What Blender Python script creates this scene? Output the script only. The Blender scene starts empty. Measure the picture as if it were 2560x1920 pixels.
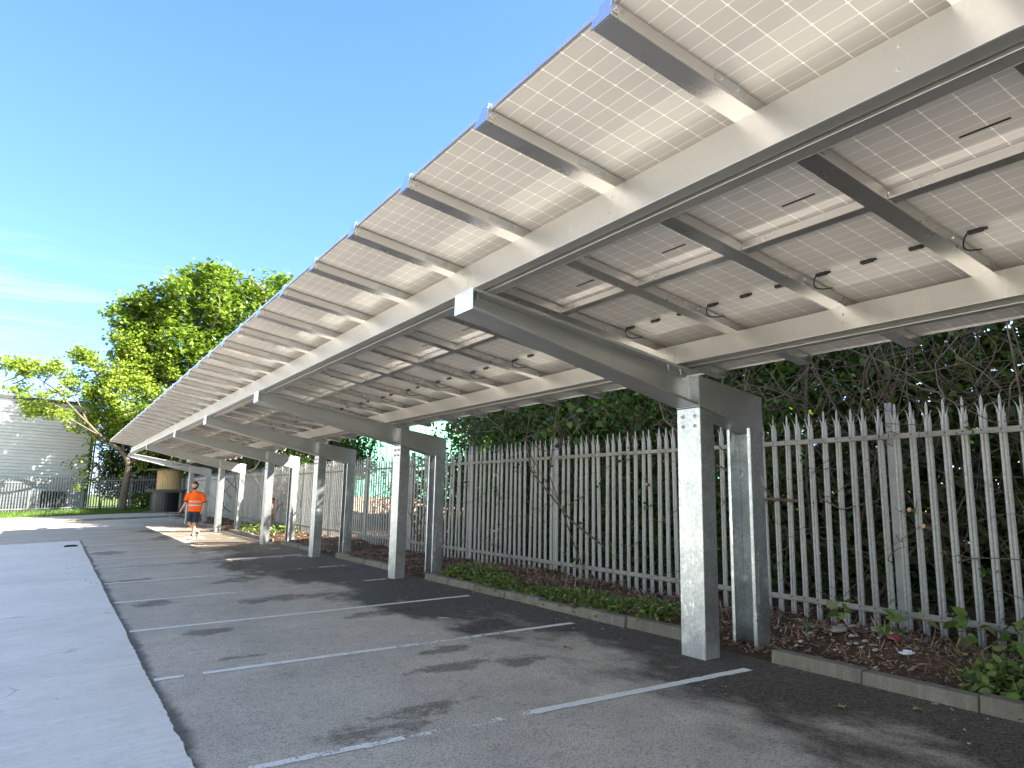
SKY_STRENGTH, SUN_STRENGTH, EXPOSURE = 0.065, 5, 3.0
import bpy, math, random
import numpy as np
from mathutils import Vector, Matrix
R = math.radians
random.seed(7)
rng = np.random.default_rng(11)
sc = bpy.context.scene
COL = sc.collection

# ------------------------------------------------------------------ frame of reference
# The car park slopes gently: everything is laid out in plan (x across the bays, y along the row,
# z above the tarmac) and then lifted on to the slope; uprights stay plumb.
SLA, SLB = 0.0541, 0.0067
def lift(x, y, z):
    return (x, y, z + SLA*max(-70, min(70, x)) + SLB*max(-70, min(140, y)))
def lift_np(a):
    a = np.array(a, dtype=float).reshape(-1, 3)
    a[:, 2] += SLA*np.clip(a[:, 0], -70, 70) + SLB*np.clip(a[:, 1], -70, 140)
    return a

# ------------------------------------------------------------------ camera
CAM_H, FPX, YAW, PITCH, ROLL = 1.74, 1783.32, 0.5632, 0.1672, 0.0197
cy, sy, cp, sp = math.cos(YAW), math.sin(YAW), math.cos(PITCH), math.sin(PITCH)
fwd = Vector((sy*cp, cy*cp, sp)); rt = Vector((cy, -sy, 0)); up = rt.cross(fwd)
Rv = math.cos(ROLL)*rt + math.sin(ROLL)*up
Uv = -math.sin(ROLL)*rt + math.cos(ROLL)*up
cam = bpy.data.cameras.new('camera'); cam.sensor_width = 36; cam.lens = 36*FPX/2560
cam.clip_end = 3000; cam.clip_start = 0.05
camo = bpy.data.objects.new('camera', cam); COL.objects.link(camo)
M = Matrix((Rv, Uv, -fwd)).transposed().to_4x4(); M.translation = (0, 0, CAM_H)
camo.matrix_world = M
sc.camera = camo

# ------------------------------------------------------------------ node helpers
def new_mat(name):
    m = bpy.data.materials.new(name); m.use_nodes = True
    nt = m.node_tree; nt.nodes.clear()
    out = nt.nodes.new('ShaderNodeOutputMaterial')
    return m, nt, out
class G:
    """small helper round a node tree"""
    def __init__(s, nt): s.nt = nt
    def n(s, t, **kw):
        nd = s.nt.nodes.new('ShaderNode'+t)
        for k, v in kw.items(): setattr(nd, k, v)
        return nd
    def set(s, sock, v):
        if hasattr(v, 'is_linked') or hasattr(v, 'links'): s.nt.links.new(v, sock)
        elif isinstance(v, (tuple, list)) and len(v) == 3 and sock.type == 'RGBA': sock.default_value = (*v, 1)
        else: sock.default_value = v
    def math(s, op, a, b=None, c=None, clamp=False):
        nd = s.n('Math', operation=op, use_clamp=clamp)
        s.set(nd.inputs[0], a)
        if b is not None: s.set(nd.inputs[1], b)
        if c is not None: s.set(nd.inputs[2], c)
        return nd.outputs[0]
    def coord(s, kind='Object'):
        return s.n('TexCoord').outputs[kind]
    def mapping(s, v, scale=(1, 1, 1), loc=(0, 0, 0), rot=(0, 0, 0)):
        nd = s.n('Mapping'); s.set(nd.inputs['Vector'], v)
        nd.inputs['Scale'].default_value = scale; nd.inputs['Location'].default_value = loc; nd.inputs['Rotation'].default_value = rot
        return nd.outputs[0]
    def noise(s, v, scale, detail=4, rough=0.55, dist=0.0):
        nd = s.n('TexNoise'); s.set(nd.inputs['Vector'], v); nd.inputs['Scale'].default_value = scale
        nd.inputs['Detail'].default_value = detail; nd.inputs['Roughness'].default_value = rough; nd.inputs['Distortion'].default_value = dist
        return nd.outputs['Fac']
    def voro(s, v, scale, out='Color'):
        nd = s.n('TexVoronoi'); s.set(nd.inputs['Vector'], v); nd.inputs['Scale'].default_value = scale
        return nd.outputs[out]
    def ramp(s, f, stops):
        nd = s.n('ValToRGB'); s.set(nd.inputs[0], f); cr = nd.color_ramp
        while len(cr.elements) < len(stops): cr.elements.new(0.5)
        for e, (p, c) in zip(cr.elements, stops):
            e.position = p; e.color = (*c, 1) if len(c) == 3 else c
        return nd.outputs[0]
    def step(s, f, a, b):
        nd = s.n('MapRange', interpolation_type='SMOOTHSTEP', clamp=True); s.set(nd.inputs[0], f)
        nd.inputs[1].default_value = a; nd.inputs[2].default_value = b
        return nd.outputs[0]
    def mix(s, f, a, b, blend='MIX'):
        nd = s.n('Mix', data_type='RGBA', blend_type=blend); s.set(nd.inputs[0], f); s.set(nd.inputs[6], a); s.set(nd.inputs[7], b)
        return nd.outputs[2]
    def bump(s, h, strength=0.3, dist=0.01):
        nd = s.n('Bump'); s.set(nd.inputs['Height'], h); nd.inputs['Strength'].default_value = strength; nd.inputs['Distance'].default_value = dist
        return nd.outputs[0]
    def bsdf(s, color, rough=0.6, metal=0.0, spec=0.5, normal=None):
        nd = s.n('BsdfPrincipled'); s.set(nd.inputs['Base Color'], color); s.set(nd.inputs['Roughness'], rough); s.set(nd.inputs['Metallic'], metal)
        s.set(nd.inputs['Specular IOR Level'], spec)
        if normal is not None: s.set(nd.inputs['Normal'], normal)
        return nd.outputs[0]
    def island(s):
        return s.n('NewGeometry').outputs['Random Per Island']

def simple(name, color, rough=0.6, metal=0.0, spec=0.4, var=0.0, scale=8, bump=0.0):
    m, nt, out = new_mat(name); g = G(nt)
    c = color
    nrm = None
    if var:
        f = g.noise(g.coord(), scale, 5)
        lo = tuple(x*(1-var) for x in color); hi = tuple(min(1, x*(1+var)) for x in color)
        c = g.ramp(f, [(0.3, lo), (0.7, hi)])
        if bump: nrm = g.bump(f, bump, 0.01)
    nt.links.new(g.bsdf(c, rough, metal, spec, nrm), out.inputs[0])
    return m

def metal_mat(name, lo, hi, r0, r1, metal=0.9, spangle=0.0, sc1=3.0, streak=(1, 1, 1), marks=0.0):
    m, nt, out = new_mat(name); g = G(nt); co = g.coord()
    f = g.noise(g.mapping(co, streak), sc1, 6, 0.6)
    c = g.ramp(f, [(0.3, lo), (0.7, hi)])
    if spangle:
        v = g.voro(co, 42); sv = g.n('SeparateColor'); g.set(sv.inputs[0], v)
        k = g.math('MULTIPLY_ADD', sv.outputs[0], spangle, 1-spangle*0.5)
        c = g.mix(1.0, c, g.n('CombineColor').outputs[0], 'MULTIPLY') if False else g.mix(g.math('MULTIPLY', sv.outputs[0], spangle), c, tuple(x*0.72 for x in lo))
    if marks:
        w = g.noise(g.mapping(co, (1, 1, 0.3)), 5, 5, 0.7, 1.5)
        c = g.mix(g.math('MULTIPLY', g.step(w, 0.58, 0.66), marks), c, (0.74, 0.755, 0.77))
        w2 = g.noise(co, 16, 4, 0.6, 0.4)
        c = g.mix(g.math('MULTIPLY', g.step(w2, 0.62, 0.70), marks*0.7), c, (0.30, 0.31, 0.32))
    ro = g.math('MULTIPLY_ADD', g.noise(co, 7, 5), r1-r0, r0)
    if name.startswith('galvanised column'):      # cement splash and dirt on the feet of the columns
        sz = g.n('SeparateXYZ'); g.set(sz.inputs[0], co)
        ft = g.step(g.math('ADD', sz.outputs[2], g.math('MULTIPLY', g.math('SUBTRACT', g.noise(co, 6, 6, 0.7), 0.5), 0.9)), 0.26, 0.05)
        c = g.mix(g.math('MULTIPLY', ft, 0.55), c, (0.36, 0.345, 0.315)); ro = g.math('MULTIPLY_ADD', ft, 0.3, ro)
    b = g.bump(g.noise(co, 1.6, 2), 0.03, 0.01)
    nt.links.new(g.bsdf(c, ro, metal, 0.5, b), out.inputs[0])
    return m

def leaf_mat(name, cols, trans=0.4, rough=0.45, tcol=None):
    m, nt, out = new_mat(name); g = G(nt)
    n = len(cols)
    c = g.ramp(g.island(), [(i/(max(1, n-1)), cols[i]) for i in range(n)])
    d = g.bsdf(c, rough, 0, 0.35)
    t = g.n('BsdfTranslucent')
    g.set(t.inputs[0], g.mix(1.0, c, tcol or (1.0, 1.0, 0.55), 'MULTIPLY') if tcol is None else g.mix(0.5, c, tcol))
    mx = g.n('MixShader'); mx.inputs[0].default_value = trans
    nt.links.new(d, mx.inputs[1]); nt.links.new(t.outputs[0], mx.inputs[2]); nt.links.new(mx.outputs[0], out.inputs[0])
    return m

# ------------------------------------------------------------------ materials
MT = {}
MT['column'] = metal_mat('galvanised column steel', (0.36, 0.39, 0.42), (0.60, 0.635, 0.665), 0.28, 0.48, 0.88, 0.6, 3.2, marks=1.0)
MT['arm'] = metal_mat('galvanised arm steel', (0.50, 0.52, 0.54), (0.62, 0.64, 0.66), 0.32, 0.48, 0.9, 0.15, 2.5, (0.4, 1, 1), marks=0.2)
MT['beam'] = metal_mat('bright galvanised beam sheet', (0.48, 0.48, 0.47), (0.55, 0.55, 0.54), 0.34, 0.46, 0.9, 0.08, 1.6, (1, 0.35, 1), marks=0.12)
MT['rail'] = metal_mat('mill finish rail metal', (0.62, 0.61, 0.60), (0.72, 0.71, 0.70), 0.24, 0.33, 0.95, 0.0, 1.5, (0.15, 1, 1), marks=0.0)
MT['fence'] = metal_mat('weathered galvanised fence steel', (0.24, 0.247, 0.25), (0.41, 0.418, 0.422), 0.45, 0.66, 0.4, 0.5, 2.0, (1, 1, 0.25), marks=0.35)
MT['fence_rail'] = metal_mat('dirty fence rail steel', (0.17, 0.165, 0.155), (0.29, 0.28, 0.26), 0.55, 0.75, 0.3, 0.2, 5.0)
MT['fence_post'] = metal_mat('fence post steel', (0.17, 0.18, 0.18), (0.27, 0.28, 0.28), 0.5, 0.65, 0.4, 0.2, 3.0)
MT['bolt'] = metal_mat('zinc bolt', (0.42, 0.43, 0.44), (0.6, 0.6, 0.6), 0.3, 0.45, 0.9)
MT['clip'] = metal_mat('clip plate', (0.78, 0.79, 0.80), (0.86, 0.87, 0.88), 0.16, 0.26, 0.95)
MT['black'] = simple('black plastic', (0.012, 0.012, 0.013), 0.45, 0, 0.4)
MT['frame'] = metal_mat('panel frame aluminium', (0.66, 0.67, 0.68), (0.74, 0.75, 0.76), 0.28, 0.4, 0.9)
MT['panel_top'] = simple('panel glass top', (0.012, 0.016, 0.035), 0.08, 0, 0.5)

def panel_back():
    m, nt, out = new_mat('panel back glass with cells'); g = G(nt)
    uv = g.n('UVMap'); uv.uv_map = 'cells'
    s = g.n('SeparateXYZ'); g.set(s.inputs[0], uv.outputs[0])
    u, v = s.outputs[0], s.outputs[1]
    du = g.math('MULTIPLY', g.math('ABSOLUTE', g.math('SUBTRACT', g.math('FRACT', g.math('ADD', u, 0.5)), 0.5)), 0.171)
    dv = g.math('MULTIPLY', g.math('ABSOLUTE', g.math('SUBTRACT', g.math('FRACT', g.math('ADD', v, 0.5)), 0.5)), 0.0875)
    # every second row line is the cut edge of a cell: no chamfers there
    par = g.math('LESS_THAN', g.math('ABSOLUTE', g.math('SUBTRACT', g.math('FRACT', g.math('MULTIPLY', g.math('ADD', v, 0.5), 0.5)), 0.25)), 0.25)
    lu = g.step(du, 0.0030, 0.0016); lv = g.step(dv, 0.0022, 0.0010)
    dia = g.step(g.math('ADD', du, dv), g.math('MULTIPLY_ADD', par, 0.006, 0.006) if False else 0.0125, 0.009)
    dia = g.math('MULTIPLY', dia, g.math('MULTIPLY_ADD', par, 0.6, 0.4))
    line = g.math('MAXIMUM', g.math('MAXIMUM', lu, g.math('MULTIPLY', lv, 0.8)), dia)
    w = g.noise(g.coord(), 1.3, 3)
    cell = g.ramp(w, [(0.3, (0.47, 0.46, 0.435)), (0.7, (0.52, 0.51, 0.485))])
    cv = g.n('CombineXYZ'); g.set(cv.inputs[0], g.math('FLOOR', u)); g.set(cv.inputs[1], g.math('FLOOR', v)); g.set(cv.inputs[2], g.math('MULTIPLY', g.n('ObjectInfo').outputs['Random'], 37.0))
    wn = g.n('TexWhiteNoise'); g.set(wn.inputs['Vector'], cv.outputs[0])
    cell = g.mix(g.math('MULTIPLY', wn.outputs['Value'], 0.16), cell, (0.30, 0.275, 0.25))
    c = g.mix(line, cell, (0.93, 0.91, 0.86))  # daylight through the cell gaps is painted as near-white lines
    b = g.n('BsdfPrincipled'); g.set(b.inputs['Base Color'], c); b.inputs['Roughness'].default_value = 0.55
    b.inputs['Specular IOR Level'].default_value = 0.5
    b.inputs['Coat Weight'].default_value = 0.85; b.inputs['Coat Roughness'].default_value = 0.07; b.inputs['Coat IOR'].default_value = 1.5
    nt.links.new(b.outputs[0], out.inputs[0]); return m
MT['panel_back'] = panel_back()

# ------------------------------------------------------------------ mesh builder
class MB:
    def __init__(s): s.v = []; s.f = []; s.m = []
    def hexa(s, p, mi=0):
        """p: 4 bottom points then 4 top points, same order round"""
        b = len(s.v); s.v += [tuple(q) for q in p]
        for f in ((3, 2, 1, 0), (4, 5, 6, 7), (0, 1, 5, 4), (1, 2, 6, 5), (2, 3, 7, 6), (3, 0, 4, 7)):
            s.f.append(tuple(b+i for i in f)); s.m.append(mi)
    def box(s, x0, x1, y0, y1, z0, z1, mi=0):
        s.hexa([(x0, y0, z0), (x1, y0, z0), (x1, y1, z0), (x0, y1, z0), (x0, y0, z1), (x1, y0, z1), (x1, y1, z1), (x0, y1, z1)], mi)
    def poly(s, pts, mi=0):
        b = len(s.v); s.v += [tuple(q) for q in pts]; s.f.append(tuple(range(b, b+len(pts)))); s.m.append(mi)
    def prism(s, bottom, top, mi=0):
        b = len(s.v); n = len(bottom); s.v += [tuple(q) for q in bottom] + [tuple(q) for q in top]
        s.f.append(tuple(range(b+n-1, b-1, -1))); s.m.append(mi); s.f.append(tuple(range(b+n, b+2*n))); s.m.append(mi)
        for i in range(n):
            j = (i+1) % n; s.f.append((b+i, b+j, b+n+j, b+n+i)); s.m.append(mi)
    def cyl(s, p0, p1, r0, r1=None, n=10, mi=0, cap=True):
        r1 = r0 if r1 is None else r1
        p0, p1 = Vector([float(c) for c in p0]), Vector([float(c) for c in p1]); d = (p1-p0).normalized()
        a = d.orthogonal().normalized(); c = d.cross(a)
        ring = lambda p, r: [tuple(p + r*(math.cos(2*math.pi*i/n)*a + math.sin(2*math.pi*i/n)*c)) for i in range(n)]
        b = len(s.v); s.v += ring(p0, r0) + ring(p1, r1)
        for i in range(n):
            j = (i+1) % n; s.f.append((b+i, b+j, b+n+j, b+n+i)); s.m.append(mi)
        if cap:
            s.f.append(tuple(range(b+n-1, b-1, -1))); s.m.append(mi); s.f.append(tuple(range(b+n, b+2*n))); s.m.append(mi)
    def tube(s, pts, rad, n=6, mi=0):
        pts = [Vector([float(c) for c in p]) for p in pts]
        rad = [float(r) for r in rad] if isinstance(rad, (list, tuple)) else [float(rad)]*len(pts)
        b = len(s.v); a = None
        for i, p in enumerate(pts):
            d = (pts[min(i+1, len(pts)-1)] - pts[max(i-1, 0)])
            if d.length < 1e-9: d = Vector((0, 0, 1))
            d.normalize()
            if a is None: a = d.orthogonal().normalized()
            else:
                a = (a - d*a.dot(d))
                a = a.normalized() if a.length > 1e-6 else d.orthogonal().normalized()
            c = d.cross(a)
            for k in range(n):
                t = 2*math.pi*k/n; s.v.append(tuple(p + rad[i]*(math.cos(t)*a + math.sin(t)*c)))
        for i in range(len(pts)-1):
            for k in range(n):
                j = (k+1) % n; q = b+i*n
                s.f.append((q+k, q+j, q+n+j, q+n+k)); s.m.append(mi)
        s.f.append(tuple(range(b+n-1, b-1, -1))); s.m.append(mi)
        e = b+(len(pts)-1)*n; s.f.append(tuple(range(e, e+n))); s.m.append(mi)
    def lathe(s, prof, center, n=20, axis='z', mi=0):
        cx, cy_, cz = center; b = len(s.v)
        for (r, h) in prof:
            for k in range(n):
                t = 2*math.pi*k/n; s.v.append((cx+r*math.cos(t), cy_+r*math.sin(t), cz+h))
        for i in range(len(prof)-1):
            for k in range(n):
                j = (k+1) % n; q = b+i*n
                s.f.append((q+k, q+j, q+n+j, q+n+k)); s.m.append(mi)
        s.f.append(tuple(range(b+n-1, b-1, -1))); s.m.append(mi)
        e = b+(len(prof)-1)*n; s.f.append(tuple(range(e, e+n))); s.m.append(mi)

def props(o, label=None, cat=None, group=None, kind=None):
    if label: o['label'] = label
    if cat: o['category'] = cat
    if group: o['group'] = group
    if kind: o['kind'] = kind
    return o

def raw_mesh(name, v, f, mats, midx=None, smooth=False):
    me = bpy.data.meshes.new(name)
    me.from_pydata([tuple(p) for p in v], [], f)
    for m in (mats if isinstance(mats, (list, tuple)) else [mats]): me.materials.append(m)
    if midx is not None and any(midx): me.polygons.foreach_set('material_index', midx)
    if smooth: me.polygons.foreach_set('use_smooth', [True]*len(me.polygons))
    me.update(); return me

def build(name, mb, mats, parent=None, smooth=False, lifted=True, bevel=0.0, origin=None):
    """mesh object; vertices in plan coordinates are lifted on to the slope; origin sits at the parent's place"""
    v = lift_np(mb.v) if lifted else np.array(mb.v, float)
    if parent is not None: o0 = np.array(parent['_at'])
    else: o0 = np.array(origin if origin is not None else (v[:, 0].mean(), v[:, 1].mean(), v[:, 2].min()))
    me = raw_mesh(name, v - o0, mb.f, mats, mb.m, smooth)
    o = bpy.data.objects.new(name, me); COL.objects.link(o)
    if parent is not None: o.parent = parent
    else: o.location = o0
    o['_at'] = list(map(float, o0))
    if bevel:
        md = o.modifiers.new('bevel', 'BEVEL'); md.width = bevel; md.segments = 2; md.limit_method = 'ANGLE'; md.angle_limit = R(40)
    return o

def thing(name, at, label, cat, group=None, lifted=True):
    o = bpy.data.objects.new(name, None); COL.objects.link(o)
    p = lift(*at) if lifted else at
    o.location = p; o['_at'] = list(map(float, p)); o.empty_display_size = 0.2
    return props(o, label, cat, group)

def tile(name, me, parent, dx=0, dy=0, dz=None, label=None):
    """another child of parent with the same mesh, moved by dx, dy along the slope"""
    o = bpy.data.objects.new(name, me); COL.objects.link(o); o.parent = parent
    o.location = (dx, dy, SLA*dx + SLB*dy if dz is None else dz)
    if label: o['label'] = label
    o['_at'] = [parent['_at'][i] for i in range(3)]
    return o

# ------------------------------------------------------------------ leaf meshes
OV = np.array([(0, 0, 0), (0.26, 0.28, 0.05), (0.22, 0.68, 0.04), (0, 1.0, -0.06), (-0.22, 0.68, 0.04), (-0.26, 0.28, 0.05)])
DI = np.array([(0, 0, 0), (0.36, 0.5, 0.06), (0, 1.0, 0), (-0.36, 0.5, 0.06)])
HEART = np.array([(0, 0, 0), (0.30, -0.08, 0.03), (0.46, 0.25, 0.04), (0.30, 0.62, 0.02), (0, 1.0, -0.08), (-0.30, 0.62, 0.02), (-0.46, 0.25, 0.04), (-0.30, -0.08, 0.03)])
MAPLE = np.array([(0, 0, 0), (0.30, 0.02, 0.02), (0.62, 0.25, -0.03), (0.33, 0.42, 0.03), (0.42, 0.85, -0.02), (0.15, 0.68, 0.03), (0, 1.08, -0.05), (-0.15, 0.68, 0.03), (-0.42, 0.85, -0.02), (-0.33, 0.42, 0.03), (-0.62, 0.25, -0.03), (-0.30, 0.02, 0.02)])
def leaves(name, pos, size, mat, parent=None, shape=OV, upb=0.5, hang=0.0, kind=None, flat=0.0):
    n = len(pos); pos = np.asarray(pos, float)
    size = np.broadcast_to(np.asarray(size, float), (n,))
    nr = rng.normal(size=(n, 3)); nr[:, 2] = np.abs(nr[:, 2])*(1+flat*6) + upb
    nr /= np.linalg.norm(nr, axis=1)[:, None]
    d = rng.normal(size=(n, 3)); d[:, 2] -= hang
    d -= nr*(d*nr).sum(1)[:, None]; d /= np.linalg.norm(d, axis=1)[:, None]
    w = np.cross(nr, d)
    k = len(shape)
    V = (pos[:, None, :] + size[:, None, None]*(shape[None, :, 0:1]*w[:, None, :] + shape[None, :, 1:2]*d[:, None, :] + shape[None, :, 2:3]*nr[:, None, :])).reshape(-1, 3)
    if parent is not None: V = V - np.array(parent['_at']); o0 = None
    else: o0 = np.array((V[:, 0].mean(), V[:, 1].mean(), V[:, 2].min())); V = V - o0
    me = bpy.data.meshes.new(name)
    me.vertices.add(n*k); me.vertices.foreach_set('co', V.astype(np.float32).ravel())
    me.loops.add(n*k); me.loops.foreach_set('vertex_index', np.arange(n*k, dtype=np.int32))
    me.polygons.add(n); me.polygons.foreach_set('loop_start', np.arange(0, n*k, k, dtype=np.int32))
    me.materials.append(mat); me.update(calc_edges=True); me.validate()
    o = bpy.data.objects.new(name, me); COL.objects.link(o)
    if parent is not None: o.parent = parent
    else: o.location = o0
    if kind: o['kind'] = kind
    return o

def ball(c, r, n, shell=0.45):
    """n points in an uneven ball, thicker towards its skin"""
    d = rng.normal(size=(n, 3)); d /= np.linalg.norm(d, axis=1)[:, None]
    k = shell + (1-shell)*rng.random(n)**0.6
    lump = 1 + 0.18*np.sin(d[:, 0]*5+c[0]*3)*np.sin(d[:, 1]*6+c[1]*2) + 0.12*np.sin(d[:, 2]*9+c[2])
    r = np.broadcast_to(np.asarray(r, float), (3,))
    return np.asarray(c) + d*(k*lump)[:, None]*r

# ================================================================== GROUND
def grid_sheet(name, x0, x1, y0, y1, z, mat, nx=2, ny=2, fn=None, label=None):
    xs = np.linspace(x0, x1, nx); ys = np.linspace(y0, y1, ny)
    v = []; f = []
    for y in ys:
        for x in xs: v.append((x, y, z + (fn(x, y) if fn else 0)))
    for j in range(ny-1):
        for i in range(nx-1):
            a = j*nx+i; f.append((a, a+1, a+nx+1, a+nx))
    V = lift_np(v)
    me = raw_mesh(name, V, f, mat, None, bool(fn))
    o = bpy.data.objects.new(name, me); COL.objects.link(o)
    return props(o, label, None, None, 'structure')

def asphalt_mat():
    m, nt, out = new_mat('worn tarmac'); g = G(nt); co = g.coord()
    s = g.n('SeparateXYZ'); g.set(s.inputs[0], co); X, Y = s.outputs[0], s.outputs[1]
    big = g.noise(co, 0.35, 4, 0.6); mid = g.noise(co, 1.7, 5, 0.65); fine = g.noise(co, 55, 3, 0.7); grit = g.voro(co, 95, 'Distance')
    c = g.ramp(g.math('ADD', g.math('MULTIPLY', big, 0.5), g.math('MULTIPLY', mid, 0.5)), [(0.35, (0.43, 0.375, 0.305)), (0.62, (0.59, 0.52, 0.43))])
    c = g.mix(g.step(fine, 0.32, 0.56), g.mix(0.6, c, (0.085, 0.08, 0.075)), c)
    c = g.mix(g.math('MULTIPLY', g.step(grit, 0.22, 0.05), 0.65), c, (0.36, 0.35, 0.33))
    # damp, dirty tarmac along the kerb side
    wob = g.math('MULTIPLY', g.math('SUBTRACT', g.noise(g.mapping(co, (1, 0.55, 1)), 0.8, 5, 0.62), 0.5), 5.0)
    damp = g.step(g.math('ADD', g.math('ADD', X, wob), g.math('MULTIPLY', g.step(Y, 7, 17), 0.7)), 3.85, 4.8)
    far = g.step(Y, 50, 24)
    damp = g.math('MULTIPLY', damp, far)
    c = g.mix(g.math('MULTIPLY', g.step(g.noise(co, 9, 6, 0.75), 0.52, 0.68), 0.35), c, (0.15, 0.14, 0.125))
    c = g.mix(g.math('MULTIPLY', g.step(g.noise(co, 14, 5, 0.75), 0.56, 0.70), 0.35), c, (0.62, 0.58, 0.52))
    # separate stains
    st = None
    d2 = g.noise(co, 3.2, 7, 0.68)
    for (x, y, rx, ry) in [(2.55, 5.25, .55, .17), (2.05, 5.0, .5, .22), (3.3, 6.25, .42, .16), (4.0, 6.05, .35, .2), (3.6, 6.9, .4, .14), (1.75, 9.5, .3, .25), (1.8, 7.9, .28, .1), (3.9, 9.3, .6, .25),
                           (3.3, 11.5, .8, .35), (4.4, 14.5, 1.1, .6), (3.0, 14.2, .5, .4), (1.5, 12.3, .35, .3), (1.35, 15.6, .5, .3), (1.45, 22.6, .5, .8), (4.2, 18.5, 1.2, .7), (2.6, 18.0, .9, .2)]:
        ex = g.math('POWER', g.math('DIVIDE', g.math('SUBTRACT', X, x), rx), 2.0)
        ey = g.math('POWER', g.math('DIVIDE', g.math('SUBTRACT', Y, y), ry), 2.0)
        e = g.math('ADD', g.math('ADD', ex, ey), g.math('MULTIPLY', g.math('SUBTRACT', d2, 0.5), 6.0))
        k = g.step(e, 1.1, 0.1)
        st = k if st is None else g.math('MAXIMUM', st, k)
    grain = g.step(g.math('ADD', g.math('MULTIPLY', fine, 0.6), g.math('MULTIPLY', g.noise(co, 20, 5, 0.75), 0.4)), 0.36, 0.62)
    c = g.mix(g.math('MULTIPLY', st, g.math('MULTIPLY_ADD', grain, -0.25, 0.85)), c, g.mix(grain, (0.075, 0.058, 0.042), (0.17, 0.138, 0.105)))
    dk = g.math('MULTIPLY', damp, g.math('MULTIPLY_ADD', grain, -0.12, 0.97))
    c = g.mix(dk, c, g.mix(grain, (0.018, 0.015, 0.012), (0.085, 0.070, 0.055)))
    dark = g.math('MAXIMUM', damp, g.math('MULTIPLY', st, 0.5))
    # light dusty bloom
    dust = g.math('MULTIPLY', g.step(g.noise(co, 0.9, 4, 0.6, 0.6), 0.57, 0.72), 0.35)
    c = g.mix(g.math('MULTIPLY', dust, g.math('SUBTRACT', 1.0, dark)), c, (0.34, 0.33, 0.31))
    # crumbling edge against the concrete
    edge = g.step(g.math('ADD', X, g.math('MULTIPLY', g.math('SUBTRACT', mid, 0.5), 0.26)), 1.03, 0.93)
    c = g.mix(g.math('MULTIPLY', g.math('MULTIPLY', edge, 0.7), g.math('LESS_THAN', Y, 28.7)), c, (0.035, 0.033, 0.03))
    ro = g.math('MULTIPLY_ADD', dark, -0.22, 0.9)
    h = g.math('ADD', g.math('MULTIPLY', fine, 0.6), grit)
    nt.links.new(g.bsdf(c, ro, 0, 0.18, g.bump(h, 0.5, 0.008)), out.inputs[0]); return m
MT['asphalt'] = asphalt_mat()

def concrete_mat(name, lo, hi, brush=True):
    m, nt, out = new_mat(name); g = G(nt); co = g.coord()
    a = g.noise(co, 0.5, 5, 0.6); b = g.noise(co, 3.0, 5, 0.7); f = g.noise(co, 60, 3, 0.7)
    c = g.ramp(g.math('ADD', g.math('MULTIPLY', a, 0.55), g.math('MULTIPLY', b, 0.45)), [(0.36, lo), (0.62, hi)])
    br = g.noise(g.mapping(co, (0.5, 9, 1), rot=(0, 0, 0.12)), 2.2, 5, 0.7)
    c = g.mix(g.math('MULTIPLY', g.step(br, 0.5, 0.7), 0.5), c, tuple(min(1, x*1.22) for x in hi))
    c = g.mix(g.math('MULTIPLY', g.step(br, 0.44, 0.3), 0.25), c, tuple(x*0.75 for x in lo))
    c = g.mix(g.math('MULTIPLY', g.step(f, 0.54, 0.72), 0.45), c, tuple(x*0.66 for x in lo))
    c = g.mix(g.math('MULTIPLY', g.step(g.noise(co, 12, 6, 0.75), 0.50, 0.66), 0.4), c, tuple(x*0.74 for x in lo))
    spots = g.voro(g.mapping(co, (1, 1, 1)), 2.3, 'Distance')
    c = g.mix(g.math('MULTIPLY', g.step(spots, 0.035, 0.02), 0.8), c, (0.06, 0.06, 0.06))
    cr = g.voro(g.mapping(g.noise(co, 1.4, 4) if False else co, (0.22, 0.16, 1)), 1.0, 'Distance') if False else None
    ck = g.n('TexVoronoi', feature='DISTANCE_TO_EDGE'); wv = g.n('VectorMath', operation='ADD'); g.set(wv.inputs[0], co)
    nz = g.n('TexNoise'); g.set(nz.inputs['Vector'], co); nz.inputs['Scale'].default_value = 2.5; nz.inputs['Detail'].default_value = 5
    sc_ = g.n('VectorMath', operation='SCALE'); g.set(sc_.inputs[0], nz.outputs['Color']); sc_.inputs['Scale'].default_value = 0.5; g.set(wv.inputs[1], sc_.outputs[0])
    g.set(ck.inputs['Vector'], wv.outputs[0]); ck.inputs['Scale'].default_value = 0.33
    crack = g.math('MULTIPLY', g.step(ck.outputs['Distance'], 0.006, 0.002), g.step(a, 0.50, 0.58))
    c = g.mix(g.math('MULTIPLY', crack, 0.55), c, tuple(x*0.5 for x in lo))
    blot = g.noise(co, 1.1, 6, 0.7, 0.8)
    c = g.mix(g.math('MULTIPLY', g.step(blot, 0.58, 0.70), 0.22), c, tuple(x*0.72 for x in lo))
    c = g.mix(g.math('MULTIPLY', g.step(blot, 0.42, 0.30), 0.25), c, tuple(min(1, x*1.2) for x in hi))
    nt.links.new(g.bsdf(c, 0.88, 0, 0.3, g.bump(g.math('ADD', f, g.math('MULTIPLY', br, 0.8)), 0.25, 0.006)), out.inputs[0]); return m
MT['concrete'] = concrete_mat('pale brushed concrete', (0.60, 0.555, 0.495), (0.74, 0.69, 0.62))
MT['paving'] = concrete_mat('old paving', (0.30, 0.29, 0.27), (0.42, 0.40, 0.37))
MT['kerb'] = concrete_mat('mossy kerb concrete', (0.105, 0.09, 0.07), (0.22, 0.195, 0.155))

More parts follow.
